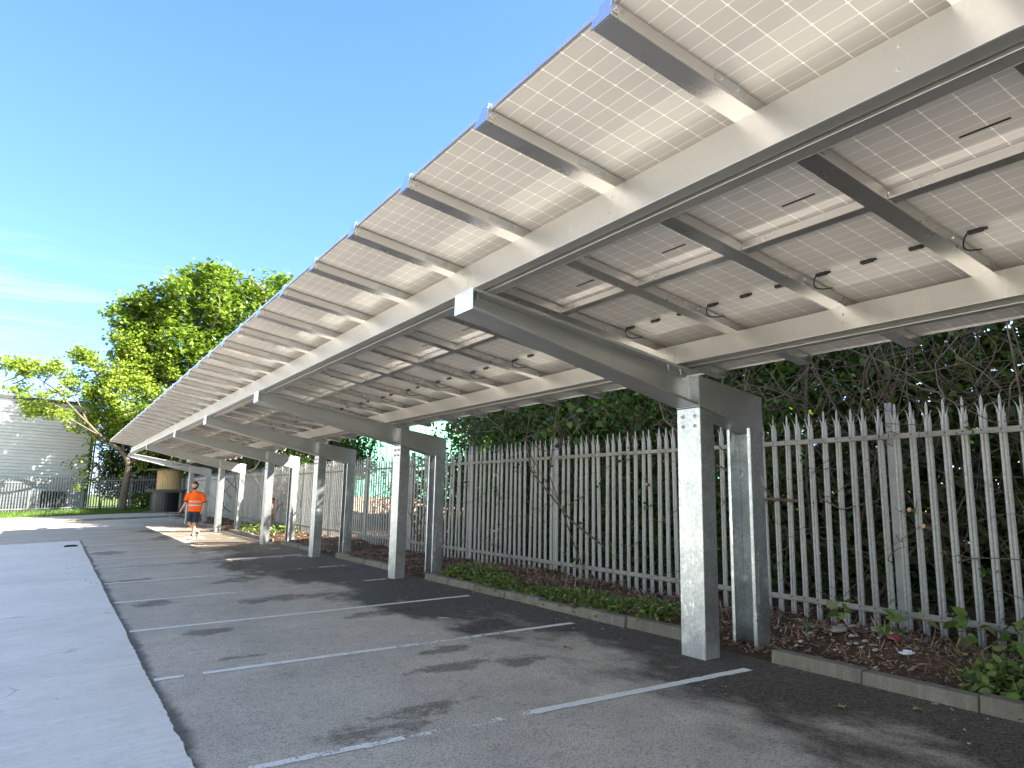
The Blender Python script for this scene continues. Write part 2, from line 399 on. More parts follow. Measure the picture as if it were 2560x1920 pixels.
def soil_mat():
    m, nt, out = new_mat('leaf mould soil'); g = G(nt); co = g.coord()
    a = g.noise(co, 1.2, 5, 0.6); b = g.noise(co, 18, 5, 0.7)
    c = g.ramp(a, [(0.35, (0.06, 0.038, 0.025)), (0.65, (0.12, 0.075, 0.048))])
    c = g.mix(g.step(b, 0.45, 0.7), c, (0.12, 0.075, 0.048))
    nt.links.new(g.bsdf(c, 0.95, 0, 0.2, g.bump(b, 0.8, 0.03)), out.inputs[0]); return m
MT['soil'] = soil_mat()
def grass_ground():
    m, nt, out = new_mat('rough grass ground'); g = G(nt); co = g.coord()
    c = g.ramp(g.noise(co, 2.0, 6, 0.7), [(0.3, (0.045, 0.075, 0.018)), (0.7, (0.11, 0.15, 0.035))])
    nt.links.new(g.bsdf(c, 0.95, 0, 0.2), out.inputs[0]); return m
MT['grass_ground'] = grass_ground()

def sheet_breaks(name, xs, ys, z, mat):
    v = [(x, y, z) for y in ys for x in xs]; nx = len(xs)
    f = [(j*nx+i, j*nx+i+1, (j+1)*nx+i+1, (j+1)*nx+i) for j in range(len(ys)-1) for i in range(nx-1)]
    o = bpy.data.objects.new(name, raw_mesh(name, lift_np(v), f, mat)); COL.objects.link(o)
    return props(o, None, None, None, 'structure')
sheet_breaks('ground', [-900, -70, 0, 70, 900], [-900, -70, 0, 70, 140, 1500], -0.05, MT['grass_ground'])
car_park = grid_sheet('car_park', -60, 5.86, -60, 46.0, 0.0, MT['asphalt'], 40, 60)
# the asphalt runs under the concrete; the slab sits proud of it and has a ragged broken edge
def slab():
    ys = np.arange(-40, 28.61, 0.07); mb = MB(); z = 0.012
    e = [0.912 + 0.005*math.sin(y*1.3)+0.003*math.sin(y*3.7+1) + rng.normal()*0.004 for y in ys]
    yend = [28.6]*1
    base = len(mb.v)
    for y, x in zip(ys, e): mb.v += [(-60, y, z), (x, y, z), (x+0.012, y, -0.01)]
    for i in range(len(ys)-1):
        a = i*3; mb.f += [(a, a+1, a+4, a+3), (a+1, a+2, a+5, a+4)]; mb.m += [0, 0]
    a = (len(ys)-1)*3
    o = build('concrete_slab', mb, MT['concrete'], origin=(0, 0, 0)); props(o, None, None, None, 'structure')
    return o
slab()

def paint_mat(wear):
    m, nt, out = new_mat('worn white line paint'); g = G(nt); co = g.coord()
    a = g.noise(co, 7, 6, 0.75); b = g.noise(co, 46, 4, 0.7); big = g.noise(co, 0.8, 2)
    k = g.math('ADD', g.math('ADD', g.math('MULTIPLY', a, 0.5), g.math('MULTIPLY', b, 0.35)), g.math('MULTIPLY', big, 0.55))
    mask = g.step(k, wear, wear+0.05)
    c = g.ramp(b, [(0.3, (0.60, 0.585, 0.55)), (0.7, (0.82, 0.80, 0.76))])
    tr = g.n('BsdfTransparent'); mx = g.n('MixShader'); g.set(mx.inputs[0], mask)
    nt.links.new(tr.outputs[0], mx.inputs[1]); nt.links.new(g.bsdf(c, 0.8, 0, 0.3), mx.inputs[2]); nt.links.new(mx.outputs[0], out.inputs[0]); return m
PW = [paint_mat(0.56), paint_mat(0.625), paint_mat(0.69)]
KP = -0.0772
def paint_line(xa, xb, y, w=0.10, mt=None):
    mb = MB(); n = max(2, int((xb-xa)/0.05)); h = w/2
    L = [(x, y + KP*(x-0.952)) for x in np.linspace(xa, xb, n)]
    for (x, yy) in L: mb.v += [(x, yy-h+rng.normal()*0.004, 0.004), (x, yy+h+rng.normal()*0.004, 0.004)]
    for i in range(n-1): a = 2*i; mb.f.append((a, a+2, a+3, a+1)); mb.m.append(0)
    o = build('parking_line', mb, mt or PW[1]); return props(o, None, None, None, 'structure')
YP, PP = 4.8694, 2.6323
for j in range(0, 16):
    y = YP + PP*j
    if j == 0:
        paint_line(1.2, 2.2, y, 0.08, PW[1]); paint_line(2.2, 3.2, y, 0.08, PW[2]); paint_line(3.2, 5.42, y, 0.10, PW[0])
    elif j == 1:
        paint_line(0.95, 1.2, y, 0.09, PW[0]); paint_line(1.36, 2.0, y, 0.10, PW[0]); paint_line(2.0, 5.45, y, 0.10, PW[1])
    elif j == 2:
        paint_line(0.96, 5.48, y, 0.10, PW[0])
    elif j in (3, 4):
        paint_line(0.96, 2.6, y, 0.10, PW[0]); paint_line(2.6, 5.4, y, 0.085, PW[2])
    else:
        paint_line(1.25 if j == 5 else 1.0, 3.2, y, 0.10, PW[0 if j > 8 else 1]); paint_line(3.2, 5.4, y, 0.085, PW[2])
# a faded painted triangle at the bay corner far down the yard, and an old trench reinstatement
mb = MB(); mb.poly([(0.95, 36.6, 0.006), (1.30, 36.6, 0.006), (1.12, 39.6, 0.006)])
props(build('painted_triangle', mb, PW[0]), None, None, None, 'structure')
mb = MB()
for i in range(60):
    x = 0.93 + i*0.075; yy = 18.35 - 0.02*(x-0.9)*3; w = 0.14 + 0.03*math.sin(i*0.9)
    mb.v += [(x, yy-w, 0.0035), (x, yy+w, 0.0035)]
mb.f = [(2*i, 2*i+2, 2*i+3, 2*i+1) for i in range(59)]; mb.m = [0]*59
props(build('trench_strip', mb, MT['paving']), None, None, None, 'structure')

# planting strip behind the kerb (slightly banked), verge at the far end
C_Y = [4.9658 + 1.2271*k for k in (0, 6, 10, 14, 20, 26)]
FR_Y = [4.9658-1.2271*6] + C_Y
def bank(x, y):
    k = min(1.0, max(0.0, (x-5.84)/0.25))
    h = 0.085*k + 0.05*math.sin(y*1.3+x)*k*0.5 + 0.03*math.sin(y*4.1+x*3)*k
    if x > 6.3: h += 0.05*math.sin(y*0.7)*0.6
    for c in FR_Y:
        d = abs(y-(c+0.16))
        if d < 1.0 and x < 6.7: h *= 1-math.exp(-(d/0.42)**4)*0.95
    if abs(y-4.0) < 0.9 and 6.2 < x < 7.2: h += 0.11*math.cos((y-4.0)*1.7)*math.cos((x-6.7)*3)
    if x > 9: h += (x-9)*0.05
    return h
grid_sheet('planting_bed', 5.80, 13.0, -6, 60, 0.0, MT['soil'], 90, 500, bank)
grid_sheet('far_paving', -60, 7.0, 46.15, 53.2, 0.10, MT['paving'], 2, 2)
def verge_h(x, y): return 0.05*min(1, (y-52.9)/3.5)*3.2 + 0.03*math.sin(x*2.1)*math.cos(y*1.7)
grid_sheet('verge', -60, 7.6, 52.9, 66, 0.07, MT['grass_ground'], 140, 50, verge_h)

# kerbs
def kerb_run(name, x0, x1, ya, yb, along='y', n=None, h=0.104):
    mb = MB(); L = yb-ya; n = n or max(1, round(L/0.915)); st = L/n
    for i in range(n):
        a = ya+i*st+0.004; b = ya+(i+1)*st-0.004; j = rng.normal()*0.009; hz = h + rng.normal()*0.010
        if along == 'y':
            mb.hexa([(x0+j, a, -0.03), (x1+j, a, -0.03), (x1+j, b, -0.03), (x0+j, b, -0.03), (x0+j+0.018, a, hz), (x1+j, a, hz), (x1+j, b, hz), (x0+j+0.018, b, hz)])
        else:
            mb.hexa([(a, x0+j, -0.03), (b, x0+j, -0.03), (b, x1+j, -0.03), (a, x1+j, -0.03), (a, x0+j+0.018, hz), (b, x0+j+0.018, hz), (b, x1+j, hz), (a, x1+j, hz)])
    o = build(name, mb, MT['kerb'], bevel=0.014); return props(o, None, None, None, 'structure')
gaps = [(c-0.40, c+0.72) for c in FR_Y]
prev = -6.0
for a, b in gaps:
    if a > prev: kerb_run('kerb', 5.766, 5.90, prev, a)
    prev = b
kerb_run('kerb', 5.766, 5.90, prev, 46.0)
kerb_run('kerb', 46.0, 46.15, -8, 5.76, 'x')

# ================================================================== SOLAR CARPORT
SL = 0.2119; NL = math.sqrt(1+SL*SL)
def rl(s, n, y, o):            # roof axes: s down the slope, n square to it, from o=(x,z)
    return (o[0] + (s + SL*n)/NL, y, o[1] + (-SL*s + n)/NL)
def rbar(mb, o, s0, s1, n0, n1, y0, y1, mi=0):
    mb.hexa([rl(s0, n0, y0, o), rl(s1, n0, y0, o), rl(s1, n0, y1, o), rl(s0, n0, y1, o), rl(s0, n1, y0, o), rl(s1, n1, y0, o), rl(s1, n1, y1, o), rl(s0, n1, y1, o)], mi)

carport = thing('solar_carport', (5.45, C_Y[0], 0), 'long galvanised steel carport roofed with solar panels on cantilever frames', 'carport')
XC, WC, DC, HC = 5.356, 0.312, 0.20, 2.42
XR0, XR1 = 6.10, 6.30
BF = (2.757, 3.3165); BR = (5.173, 2.8571)
def abot(x): return 3.1395 + (x-2.742)/(5.3562-2.742)*(2.423-3.1395)     # underside of the arm
def atop(x): return 3.3165 - SL*(x-2.757)
def lbot(x): return 2.42 + (x-5.356)/(6.30-5.356)*(2.17-2.42)
def ltop(x): return 2.735 + (x-5.356)/(6.30-5.356)*(2.55-2.735)
y0 = C_Y[0]
def hexbolt(mb, p, d, r=0.017, h=0.012, mi=0):
    p = Vector(p); d = Vector(d); mb.cyl(p, p+d*0.004, r*1.35, n=14, mi=mi); mb.cyl(p+d*0.004, p+d*(0.004+h), r, n=6, mi=mi); mb.cyl(p+d*(0.004+h), p+d*(0.004+h*2.1), r*0.55, n=8, mi=mi)

def make_frame():
    parts = []
    # front column
    mb = MB()
    mb.hexa([(XC, y0, -0.02), (XC+DC, y0, -0.02), (XC+DC, y0+WC, -0.02), (XC, y0+WC, -0.02), (XC, y0, 2.416), (XC+DC, y0, lbot(XC+DC)-0.004), (XC+DC, y0+WC, lbot(XC+DC)-0.004), (XC, y0+WC, 2.416)])
    col = build('front_column', mb, MT['column'], carport, bevel=0.008)
    bl = []
    for dy in (0.075, 0.235):
        for dz in (2.23, 2.33):
            mb = MB(); hexbolt(mb, (XC-0.001, y0+dy, dz), (-1, 0, 0)); bl.append(build('bolt', mb, MT['bolt'], col))
    # rear column: channel open to the front, web creased
    mb = MB(); zt = 2.215; zb = -0.06; t = 0.006
    def zc(x): return lbot(x)-0.003
    def vp(xa, xb, ya, yb): mb.hexa([(xa, ya, zb), (xb, ya, zb), (xb, yb, zb), (xa, yb, zb), (xa, ya, zc(xa)), (xb, ya, zc(xb)), (xb, yb, zc(xb)), (xa, yb, zc(xa))])
    vp(XR0, XR1, y0, y0+t); vp(XR0, XR1, y0+WC-t, y0+WC)
    vp(XR1-t, XR1, y0+t, y0+WC*0.42); vp(XR1-t, XR1, y0+WC*0.58, y0+WC-t)
    mb.prism([(XR1-t, y0+WC*0.42, zb), (XR1-0.028, y0+WC*0.5, zb), (XR1-t, y0+WC*0.58, zb), (XR1, y0+WC*0.58, zb), (XR1, y0+WC*0.42, zb)], [(XR1-t, y0+WC*0.42, zc(XR1)), (XR1-0.028, y0+WC*0.5, zc(XR1)), (XR1-t, y0+WC*0.58, zc(XR1)), (XR1, y0+WC*0.58, zc(XR1)), (XR1, y0+WC*0.42, zc(XR1))])
    vp(XR0, XR0+t, y0+t, y0+0.042); vp(XR0, XR0+t, y0+WC-0.042, y0+WC-t)
    rc = build('rear_column', mb, MT['column'], carport, bevel=0.0025)
    mb = MB(); mb.box(XR1-0.05, XR1-0.03, y0+0.03, y0+0.115, 1.95, 2.19)
    for dz in (2.02, 2.12): hexbolt(mb, (XR1-0.05, y0+0.075, dz), (-1, 0, 0), 0.02, 0.014)
    cl = build('cleat', mb, MT['bolt'], rc)
    # link beam between the columns
    mb = MB(); t = 0.007
    def xs(xa, xb, ya, yb, za, zb_, da=0, db=0):
        mb.hexa([(xa, ya, za(xa)+da), (xb, ya, za(xb)+da), (xb, yb, za(xb)+da), (xa, yb, za(xa)+da), (xa, ya, zb_(xa)+db), (xb, ya, zb_(xb)+db), (xb, yb, zb_(xb)+db), (xa, yb, zb_(xa)+db)])
    xa, xb = XC-0.004, XR1+0.004
    xs(xa, xb, y0-0.003, y0+t, lbot, ltop)                       # face towards the near end
    xs(xa, xb, y0+WC-t, y0+WC+0.003, lbot, ltop)
    xs(xa, xb, y0+t, y0+WC-t, lbot, lbot, 0, t)                  # underside
    xs(xa, xb, y0+t, y0+WC-t, ltop, ltop, -t, 0)
    xs(xb-t, xb, y0+t, y0+WC-t, lbot, ltop, t, -t)
    lk = build('link_beam', mb, MT['arm'], carport, bevel=0.003)
    mb = MB(); mb.hexa([(xa-0.006, y0-0.001, 2.427), (xa-0.001, y0-0.001, 2.427), (xa-0.001, y0+0.125, 2.427), (xa-0.006, y0+0.125, 2.427), (xa-0.006, y0-0.001, 2.728), (xa-0.001, y0-0.001, 2.728), (xa-0.001, y0+0.125, 2.722), (xa-0.006, y0+0.125, 2.722)])
    for dz in (2.455, 2.69): hexbolt(mb, (xa-0.006, y0+0.075, dz), (-1, 0, 0), 0.008, 0.006)
    br = build('bracket', mb, MT['column'], lk)
    # cantilever arm: tapering channel open towards the near end
    mb = MB(); t = 0.007; xa, xb = 2.742, 5.338; yw = y0+0.150
    xs(xa, xb, yw, yw+t, abot, atop, t, -t)                      # web between the flanges
    xs(xa, xb, y0+WC-t, y0+WC, abot, atop, t, -t)
    xs(xa, xb, y0, y0+WC, atop, atop, -t, 0)                     # top flange
    xs(xa, xb, y0, y0+WC, abot, abot, 0, t)                      # bottom flange
    mb.hexa([(xb, y0+0.118, abot(xb)+0.02), (5.372, y0+0.118, 2.45), (5.372, y0+WC-0.02, 2.45), (xb, y0+WC-0.02, abot(xb)+0.02), (xb, y0+0.118, atop(xb)-0.03), (5.372, y0+0.118, atop(xb)-0.05), (5.372, y0+WC-0.02, atop(xb)-0.05), (xb, y0+WC-0.02, atop(xb)-0.03)])
    xs(xa, xb, y0, y0+t, atop, atop, -0.026, -t)                 # lips
    xs(xa, xb, y0, y0+t, abot, abot, t, 0.024)
    ar = build('cantilever_arm', mb, MT['arm'], carport, bevel=0.0025)
    mb = MB(); mb.hexa([(xa-0.006, y0-0.002, abot(xa)-0.002), (xa-0.0005, y0-0.002, abot(xa)-0.002), (xa-0.0005, y0+WC+0.002, abot(xa)-0.002), (xa-0.006, y0+WC+0.002, abot(xa)-0.002), (xa-0.006, y0-0.002, atop(xa)), (xa-0.0005, y0-0.002, atop(xa)), (xa-0.0005, y0+WC+0.002, atop(xa)), (xa-0.006, y0+WC+0.002, atop(xa))])
    ep = build('end_plate', mb, MT['clip'], ar, bevel=0.002)
    ab = []
    for x in (2.83, 5.02, 5.19):
        mb = MB(); z = atop(x)-t; mb.cyl((x, y0+0.08, z), (x, y0+0.08, z-0.05), 0.008, n=8); mb.cyl((x, y0+0.08, z-0.004), (x, y0+0.08, z-0.02), 0.019, n=6); mb.cyl((x, y0+0.08, z), (x, y0+0.08, z-0.004), 0.026, n=14)
        ab.append(build('bolt', mb, MT['bolt'], ar))
    return [(col, bl), (rc, [cl]), (lk, [br]), (ar, [ep]+ab)]
protos = make_frame()
for fy in FR_Y:
    dy = fy-C_Y[0]
    if abs(dy) < 1e-6: continue
    for p, subs in protos:
        c = p.copy(); COL.objects.link(c); c.parent = carport; c.location = (0, dy, SLB*dy)
        for s_ in subs:
            d = s_.copy(); COL.objects.link(d); d.parent = c

ROOF_A, ROOF_B = -17.8, 36.75
def make_beams():
    ys = [ROOF_A] + [c+0.156 for c in FR_Y[0:]]
    for (o, hb) in ((BF, 0.262), (BR, 0.209)):
        for i in range(len(ys)-1 if False else len(ys)):
            a = ys[i]; b = ys[i+1] if i+1 < len(ys) else None
            if b is None: break
            ya, yb = a+0.002, b-0.002
            if i == len(ys)-2: yb = ROOF_B-0.02+0.25
            mb = MB(); t = 0.005; W = 0.20
            rbar(mb, o, 0, t, 0, hb, ya, yb)                     # front web
            rbar(mb, o, t, 0.082, 0, t, ya, yb)                  # bottom flange of the front channel
            rbar(mb, o, 0.077, 0.082, t, 0.022, ya, yb)
            rbar(mb, o, t, 0.082, hb-t, hb, ya, yb)
            rbar(mb, o, 0.104, 0.109, -0.012, 0.02, ya, yb)      # lip of the rear channel
            rbar(mb, o, 0.109, W-t, 0.0, t, ya, yb)
            rbar(mb, o, W-t, W, 0, hb, ya, yb)
            rbar(mb, o, 0.104, W-t, hb-t, hb, ya, yb)
            bm = build('main_beam', mb, MT['beam'], carport, bevel=0.002)
            mb = MB()
            pos = [ya+0.14, yb-0.14] + [ya+(yb-ya)*q for q in (0.25, 0.5, 0.75)]
            for y in pos:
                for q in (0.07, hb-0.07):
                    p = rl(0, q, y, o); mb.cyl(p, (p[0]-0.007, p[1], p[2]), 0.010, 0.007, n=10)
            build('beam_bolts', mb, MT['bolt'], bm)
make_beams()

RO = (1.862, 3.771)                      # front lower corner of the rails
PR, YR0 = 1.0839, 2.183                  # rail pitch, near edge of the first rail
SLEN = (6.31-1.862)*NL
SM = (3.975-1.862)*NL                    # mid strut
K0, K1 = -18, 31
def make_roof():
    rw = 0.133
    mb = MB(); y = YR0
    rbar(mb, RO, 0, SLEN, 0, 0.004, y, y+rw)
    rbar(mb, RO, 0, SLEN, 0.004, 0.074, y, y+0.005); rbar(mb, RO, 0, SLEN, 0.004, 0.074, y+rw-0.005, y+rw)
    rbar(mb, RO, 0.002, SLEN-0.002, 0.070, 0.074, y+0.005, y+rw-0.005)
    rbar(mb, RO, SLEN-0.004, SLEN, 0.004, 0.07, y+0.005, y+rw-0.005)
    rail = build('roof_rail', mb, MT['rail'], carport, bevel=0.003)
    mb = MB()
    rbar(mb, RO, -0.010, -0.002, -0.003, 0.052, y-0.004, y+rw+0.004)
    rbar(mb, RO, -0.010, -0.002, 0.052, 0.112, y+0.012, y+rw-0.030)
    rbar(mb, RO, -0.010, 0.03, 0.112, 0.117, y+0.012, y+rw-0.030)
    rbar(mb, RO, -0.002, 0.035, 0.018, 0.058, y-0.004, y-0.001)
    clip = build('end_clip', mb, MT['clip'], rail)
    mb = MB(); p = rl(0.018, 0.042, y-0.004, RO); mb.cyl(p, (p[0], p[1]-0.01, p[2]), 0.008, n=6)
    bolt = build('clip_bolt', mb, MT['bolt'], rail)
    plates = []
    for s in (0.66, 1.33, 2.85):
        mb = MB(); rbar(mb, RO, s, s+0.22, 0.022, 0.072, y-0.005, y-0.001)
        for q in (0.05, 0.17):
            p = rl(s+q, 0.047, y-0.005, RO); mb.cyl(p, (p[0], p[1]-0.008, p[2]), 0.009, n=6)
        plates.append(build('splice_plate', mb, MT['arm'], rail))
    # strut in the middle of one bay
    yc = YR0+rw; ye = YR0+PR
    mb = MB(); rbar(mb, RO, SM, SM+0.072, 0.010, 0.014, yc+0.003, ye-0.003)
    rbar(mb, RO, SM, SM+0.004, 0.014, 0.072, yc+0.003, ye-0.003); rbar(mb, RO, SM+0.068, SM+0.072, 0.014, 0.072, yc+0.003, ye-0.003)
    for q in (0.3, 0.72):
        p = rl(SM-0.001, 0.05, yc+(ye-yc)*q, RO); mb.cyl(p, (p[0]-0.006, p[1], p[2]), 0.006, n=6)
    strut = build('cross_strut', mb, MT['rail'], carport, bevel=0.002)
    # panels
    ym = YR0+rw/2; ya, yb = ym+0.012, ym+PR-0.012
    def panel(s0, s1, rows, rear):
        mb = MB()
        fw = 0.022
        b = len(mb.v)
        rbar(mb, RO, s0+0.001, s1-0.001, 0.086, 0.092, ya+0.001, yb-0.001, 1)
        mb.m[0] = 0                                          # underside
        fr = MB()
        rbar(fr, RO, s0, s0+fw*0.25, 0.075, 0.0855, ya, yb); rbar(fr, RO, s0-0.003, s0, 0.075, 0.108, ya, yb)
        rbar(fr, RO, s1-fw*0.25, s1, 0.075, 0.0855, ya, yb); rbar(fr, RO, s1, s1+0.003, 0.075, 0.108, ya, yb)
        rbar(fr, RO, s0+0.006, s1-0.006, 0.075, 0.0855, ya, ya+fw); rbar(fr, RO, s0+0.006, s1-0.006, 0.075, 0.0855, yb-fw, yb)
        rbar(fr, RO, s0, s1, 0.0925, 0.108, ya, ya+0.012); rbar(fr, RO, s0, s1, 0.0925, 0.108, yb-0.012, yb)
        o = build('solar_panel', mb, [MT['panel_back'], MT['panel_top']], carport)
        me = o.data; uvl = me.uv_layers.new(name='cells')
        for p_ in me.polygons:
            for li in p_.loop_indices:
                vi = me.loops[li].vertex_index
                q = mb.v[vi]
                u = (q[1]-(ya+0.02))/(yb-ya-0.04)*6; s = ((q[0]-RO[0]) - SL*(q[2]-RO[1]))/NL
                v = (s-s0-0.028)/(s1-s0-0.056)*rows
                uvl.data[li].uv = (u, v)
        f = build('panel_frame', fr, MT['frame'], o)
        subs = [f]
        if rear:
            sj = s0+0.74
            for q, cable in ((0.84, True), (0.5, False), (0.17, False)):
                yj = ya+(yb-ya)*q
                jb = MB(); rbar(jb, RO, sj-0.016, sj+0.016, 0.064, 0.0858, yj-0.045, yj+0.045); rbar(jb, RO, sj-0.010, sj+0.010, 0.068, 0.084, yj-0.07, yj-0.045); 
                subs.append(build('junction_box', jb, MT['black'], o, bevel=0.004))
                if cable:
                    cb = MB(); pts = []
                    for i in range(9):
                        a = i/8; ang = a*math.pi*0.75
                        pts.append(rl(sj+0.0+0.26*a**1.5, 0.074-0.05*math.sin(a*math.pi), yj+0.05+0.075*math.sin(ang)-0.02*a, RO))
                    cb.tube(pts, 0.0055, 6); subs.append(build('cable', cb, MT['black'], o, smooth=True))
        else:
            lb = MB(); yl = ya+(yb-ya)*0.36; rbar(lb, RO, s1-0.25, s1-0.235, 0.0835, 0.0858, yl-0.12, yl+0.12); subs.append(build('rating_label', lb, MT['black'], o))
        return o, subs
    pf = panel(0.006, SM+0.028, 24, False); pb = panel(SM+0.044, SLEN-0.03, 25, True)
    def dup(o, subs, dy):
        c = o.copy(); COL.objects.link(c); c.parent = carport; c.location = (0, dy, SLB*dy)
        for s_ in subs:
            d = s_.copy(); COL.objects.link(d); d.parent = c
    for k in range(K0, K1+1):
        dy = k*PR
        if k != 0:
            dup(rail, [clip, bolt]+plates, dy)
        if k != 0 and k < K1:
            dup(strut, [], dy); dup(pf[0], pf[1], dy); dup(pb[0], pb[1], dy)
make_roof()

# ================================================================== PALISADE FENCES
def pale_mesh(h=2.44, zb=0.06):
    """W-section pale with a triple point; origin at its foot, faces -x"""
    mb = MB(); w = 0.0375; d = 0.015; t = 0.003
    prof = [(-w, 0.0), (-w*0.72, -d), (-w*0.22, -d*0.9), (0, -d*0.25), (w*0.22, -d*0.9), (w*0.72, -d), (w, 0.0)]   # (y, x)
    zs = h-0.18
    # body
    for i in range(6):
        (ya, xa), (yb, xb) = prof[i], prof[i+1]
        mb.hexa([(xa, ya, zb), (xb, yb, zb), (xb+t, yb, zb), (xa+t, ya, zb), (xa, ya, zs), (xb, yb, zs), (xb+t, yb, zs), (xa+t, ya, zs)])
    # centre point
    mb.prism([(-d*0.7, -w*0.40, zs), (-d*0.4, 0, zs), (-d*0.7, w*0.40, zs), (-d*0.7+t, w*0.4, zs), (-d*0.7+t, -w*0.4, zs)],
             [(-d*0.7, -w*0.36, h-0.045), (-d*0.4, 0, h-0.045), (-d*0.7, w*0.36, h-0.045), (-d*0.7+t, w*0.36, h-0.045), (-d*0.7+t, -w*0.36, h-0.045)])
    mb.prism([(-d*0.7, -w*0.36, h-0.045), (-d*0.7, w*0.36, h-0.045), (-d*0.7+t, w*0.36, h-0.045), (-d*0.7+t, -w*0.36, h-0.045)],
             [(-d*0.7, -0.001, h), (-d*0.7, 0.001, h), (-d*0.7+t, 0.001, h), (-d*0.7+t, -0.001, h)])
    # side points, splayed and curling outwards
    for sgn in (-1, 1):
        pts = []
        for i in range(6):
            a = i/5; z = zs + (0.115 if sgn > 0 else 0.09)*a; out = 0.030*a*a
            hw = w*0.26*(1-a*0.95); c = sgn*(w*0.70+out)
            pts.append([(-d*0.8-out*0.6, c-hw, z), (-d*0.8-out*0.6+t, c-hw, z), (-d*0.8-out*0.6+t, c+hw, z), (-d*0.8-out*0.6, c+hw, z)])
        for i in range(5): mb.hexa(pts[i]+pts[i+1])
    return mb
XF = 7.44
FENCE_LEN0, PITCH, BAY, POST0 = 4.235-3.03, 0.16833, 3.03, 4.235
fence = thing('palisade_fence', (XF, POST0, 0), 'long grey palisade fence with triple pointed pales running behind the carport columns', 'fence')
pm = pale_mesh()
pm_me = raw_mesh('pale', np.array(pm.v), pm.f, MT['fence'], pm.m)
posts = [POST0 + BAY*i for i in range(-1, 18)]
posts = [p for p in posts if p < 57.8] + [57.95]
pale_y = []
for i in range(len(posts)-1):
    n = round((posts[i+1]-posts[i])/PITCH)
    for j in range(n): pale_y.append(posts[i] + (j+0.62)*(posts[i+1]-posts[i])/n)
near, far_ = pale_y[:100], pale_y[100:]
base = Vector(fence['_at'])
for y in near:
    o = bpy.data.objects.new('pale', pm_me); COL.objects.link(o); o.parent = fence
    o.location = Vector(lift(XF, y, rng.normal()*0.006)) - base; o.rotation_euler = (rng.normal()*0.006, rng.normal()*0.006, rng.normal()*0.06)
mb = MB(); pv = np.array(pm.v)
for y in far_:
    b = len(mb.v); L = lift(XF, y, 0)
    mb.v += [tuple(q) for q in pv+np.array(L)]; mb.f += [tuple(b+i for i in f) for f in pm.f]
mb.m = [0]*len(mb.f)
props(build('pale_row', mb, MT['fence'], fence, lifted=False), kind='stuff')
def post_mesh(mb, x, y, h=2.46):
    # rolled I-section, flange facing the car park
    f = 0.037; t = 0.008; d = 0.085
    mb.box(x+0.03, x+0.03+t, y-f, y+f, -0.02, h); mb.box(x+0.03+d, x+0.03+d+t, y-f, y+f, -0.02, h-0.012)
    mb.box(x+0.03+t, x+0.03+d, y-0.003, y+0.003, -0.02, h-0.006)
for i, p in enumerate(posts):
    mb = MB(); post_mesh(mb, XF-0.045, p)
    build('fence_post', mb, MT['fence_post'], fence, bevel=0.003)
for i in range(len(posts)-1):
    for z in (2.10, 0.30):
        mb = MB(); a, b = posts[i]+0.055, posts[i+1]-0.055
        x = XF-0.024
        mb.box(x-0.008, x-0.002, a-0.05, b+0.05, z-0.03, z+0.025); mb.box(x-0.002, x+0.0015, a, b, z-0.03, z-0.024)
        mb.box(x-0.045, x-0.008, a-0.05, b+0.05, z-0.030, z-0.0245)
        for y in pale_y:
            if a < y < b: mb.cyl((x-0.008, y, z+0.004), (x-0.014, y, z+0.004), 0.008, n=6, mi=1)
        build('fence_rail', mb, [MT['fence_rail'], MT['black']], fence)

# far fence, running away to the left behind the verge
YF2 = 58.0
fence2 = thing('palisade_fence', (2.0, YF2, 0.22), 'distant palisade fence across the end of the yard in front of the ribbed grey building', 'fence')
mbp = MB(); pv2 = np.array(pm.v)[:, [1, 0, 2]]*np.array([-1, 1, 1])
xs2 = np.arange(-22.0, 7.35, 0.165)
for x in xs2:
    b = len(mbp.v); L = lift(x, YF2, 0.20 + rng.normal()*0.01)
    mbp.v += [tuple(q) for q in pv2+np.array(L)]; mbp.f += [tuple(b+i for i in f) for f in pm.f]
mbp.m = [0]*len(mbp.f)
MT['fence_far'] = metal_mat('dark weathered fence steel', (0.11, 0.12, 0.13), (0.19, 0.20, 0.21), 0.55, 0.7, 0.2, 0.1, 3.0)
props(build('pale_row', mbp, MT['fence_far'], fence2, lifted=False), kind='stuff')
px = list(np.arange(-22.1, 7.4, 2.97))
for x in px:
    mb = MB(); mb.box(x-0.05, x+0.05, YF2+0.02, YF2+0.12, 0.1, 2.66); build('fence_post', mb, MT['fence_post'], fence2)
for z in (2.28, 0.5):
    mb = MB(); mb.box(-22, 7.38, YF2-0.035, YF2-0.02, z-0.03, z+0.03); build('fence_rail', mb, MT['fence_rail'], fence2)


# ================================================================== BUILDINGS
def clad_mat(name, lo, hi, rough=0.45, metal=0.0):
    m, nt, out = new_mat(name); g = G(nt); co = g.coord()
    c = g.ramp(g.noise(g.mapping(co, (0.3, 0.3, 1)), 1.2, 4), [(0.3, lo), (0.7, hi)])
    st = g.noise(g.mapping(co, (3, 3, 0.15)), 1.5, 4)
    c = g.mix(g.math('MULTIPLY', g.step(st, 0.55, 0.75), 0.2), c, tuple(x*0.7 for x in lo))
    nt.links.new(g.bsdf(c, rough, metal, 0.4), out.inputs[0]); return m
MT['clad'] = clad_mat('pale grey ribbed cladding', (0.54, 0.57, 0.61), (0.61, 0.64, 0.68))
MT['gutter'] = simple('dark grey gutter metal', (0.05, 0.055, 0.065), 0.5, 0.2)
MT['shade_green'] = simple('dark green shaded edge', (0.02, 0.04, 0.032), 0.5)
MT['dark_open'] = simple('dark louvre interior', (0.012, 0.012, 0.016), 0.8)
MT['teal'] = clad_mat('mint green cladding', (0.16, 0.52, 0.38), (0.20, 0.60, 0.44))
MT['blush'] = simple('pale pink brick', (0.33, 0.24, 0.19), 0.85, var=0.15, scale=3)

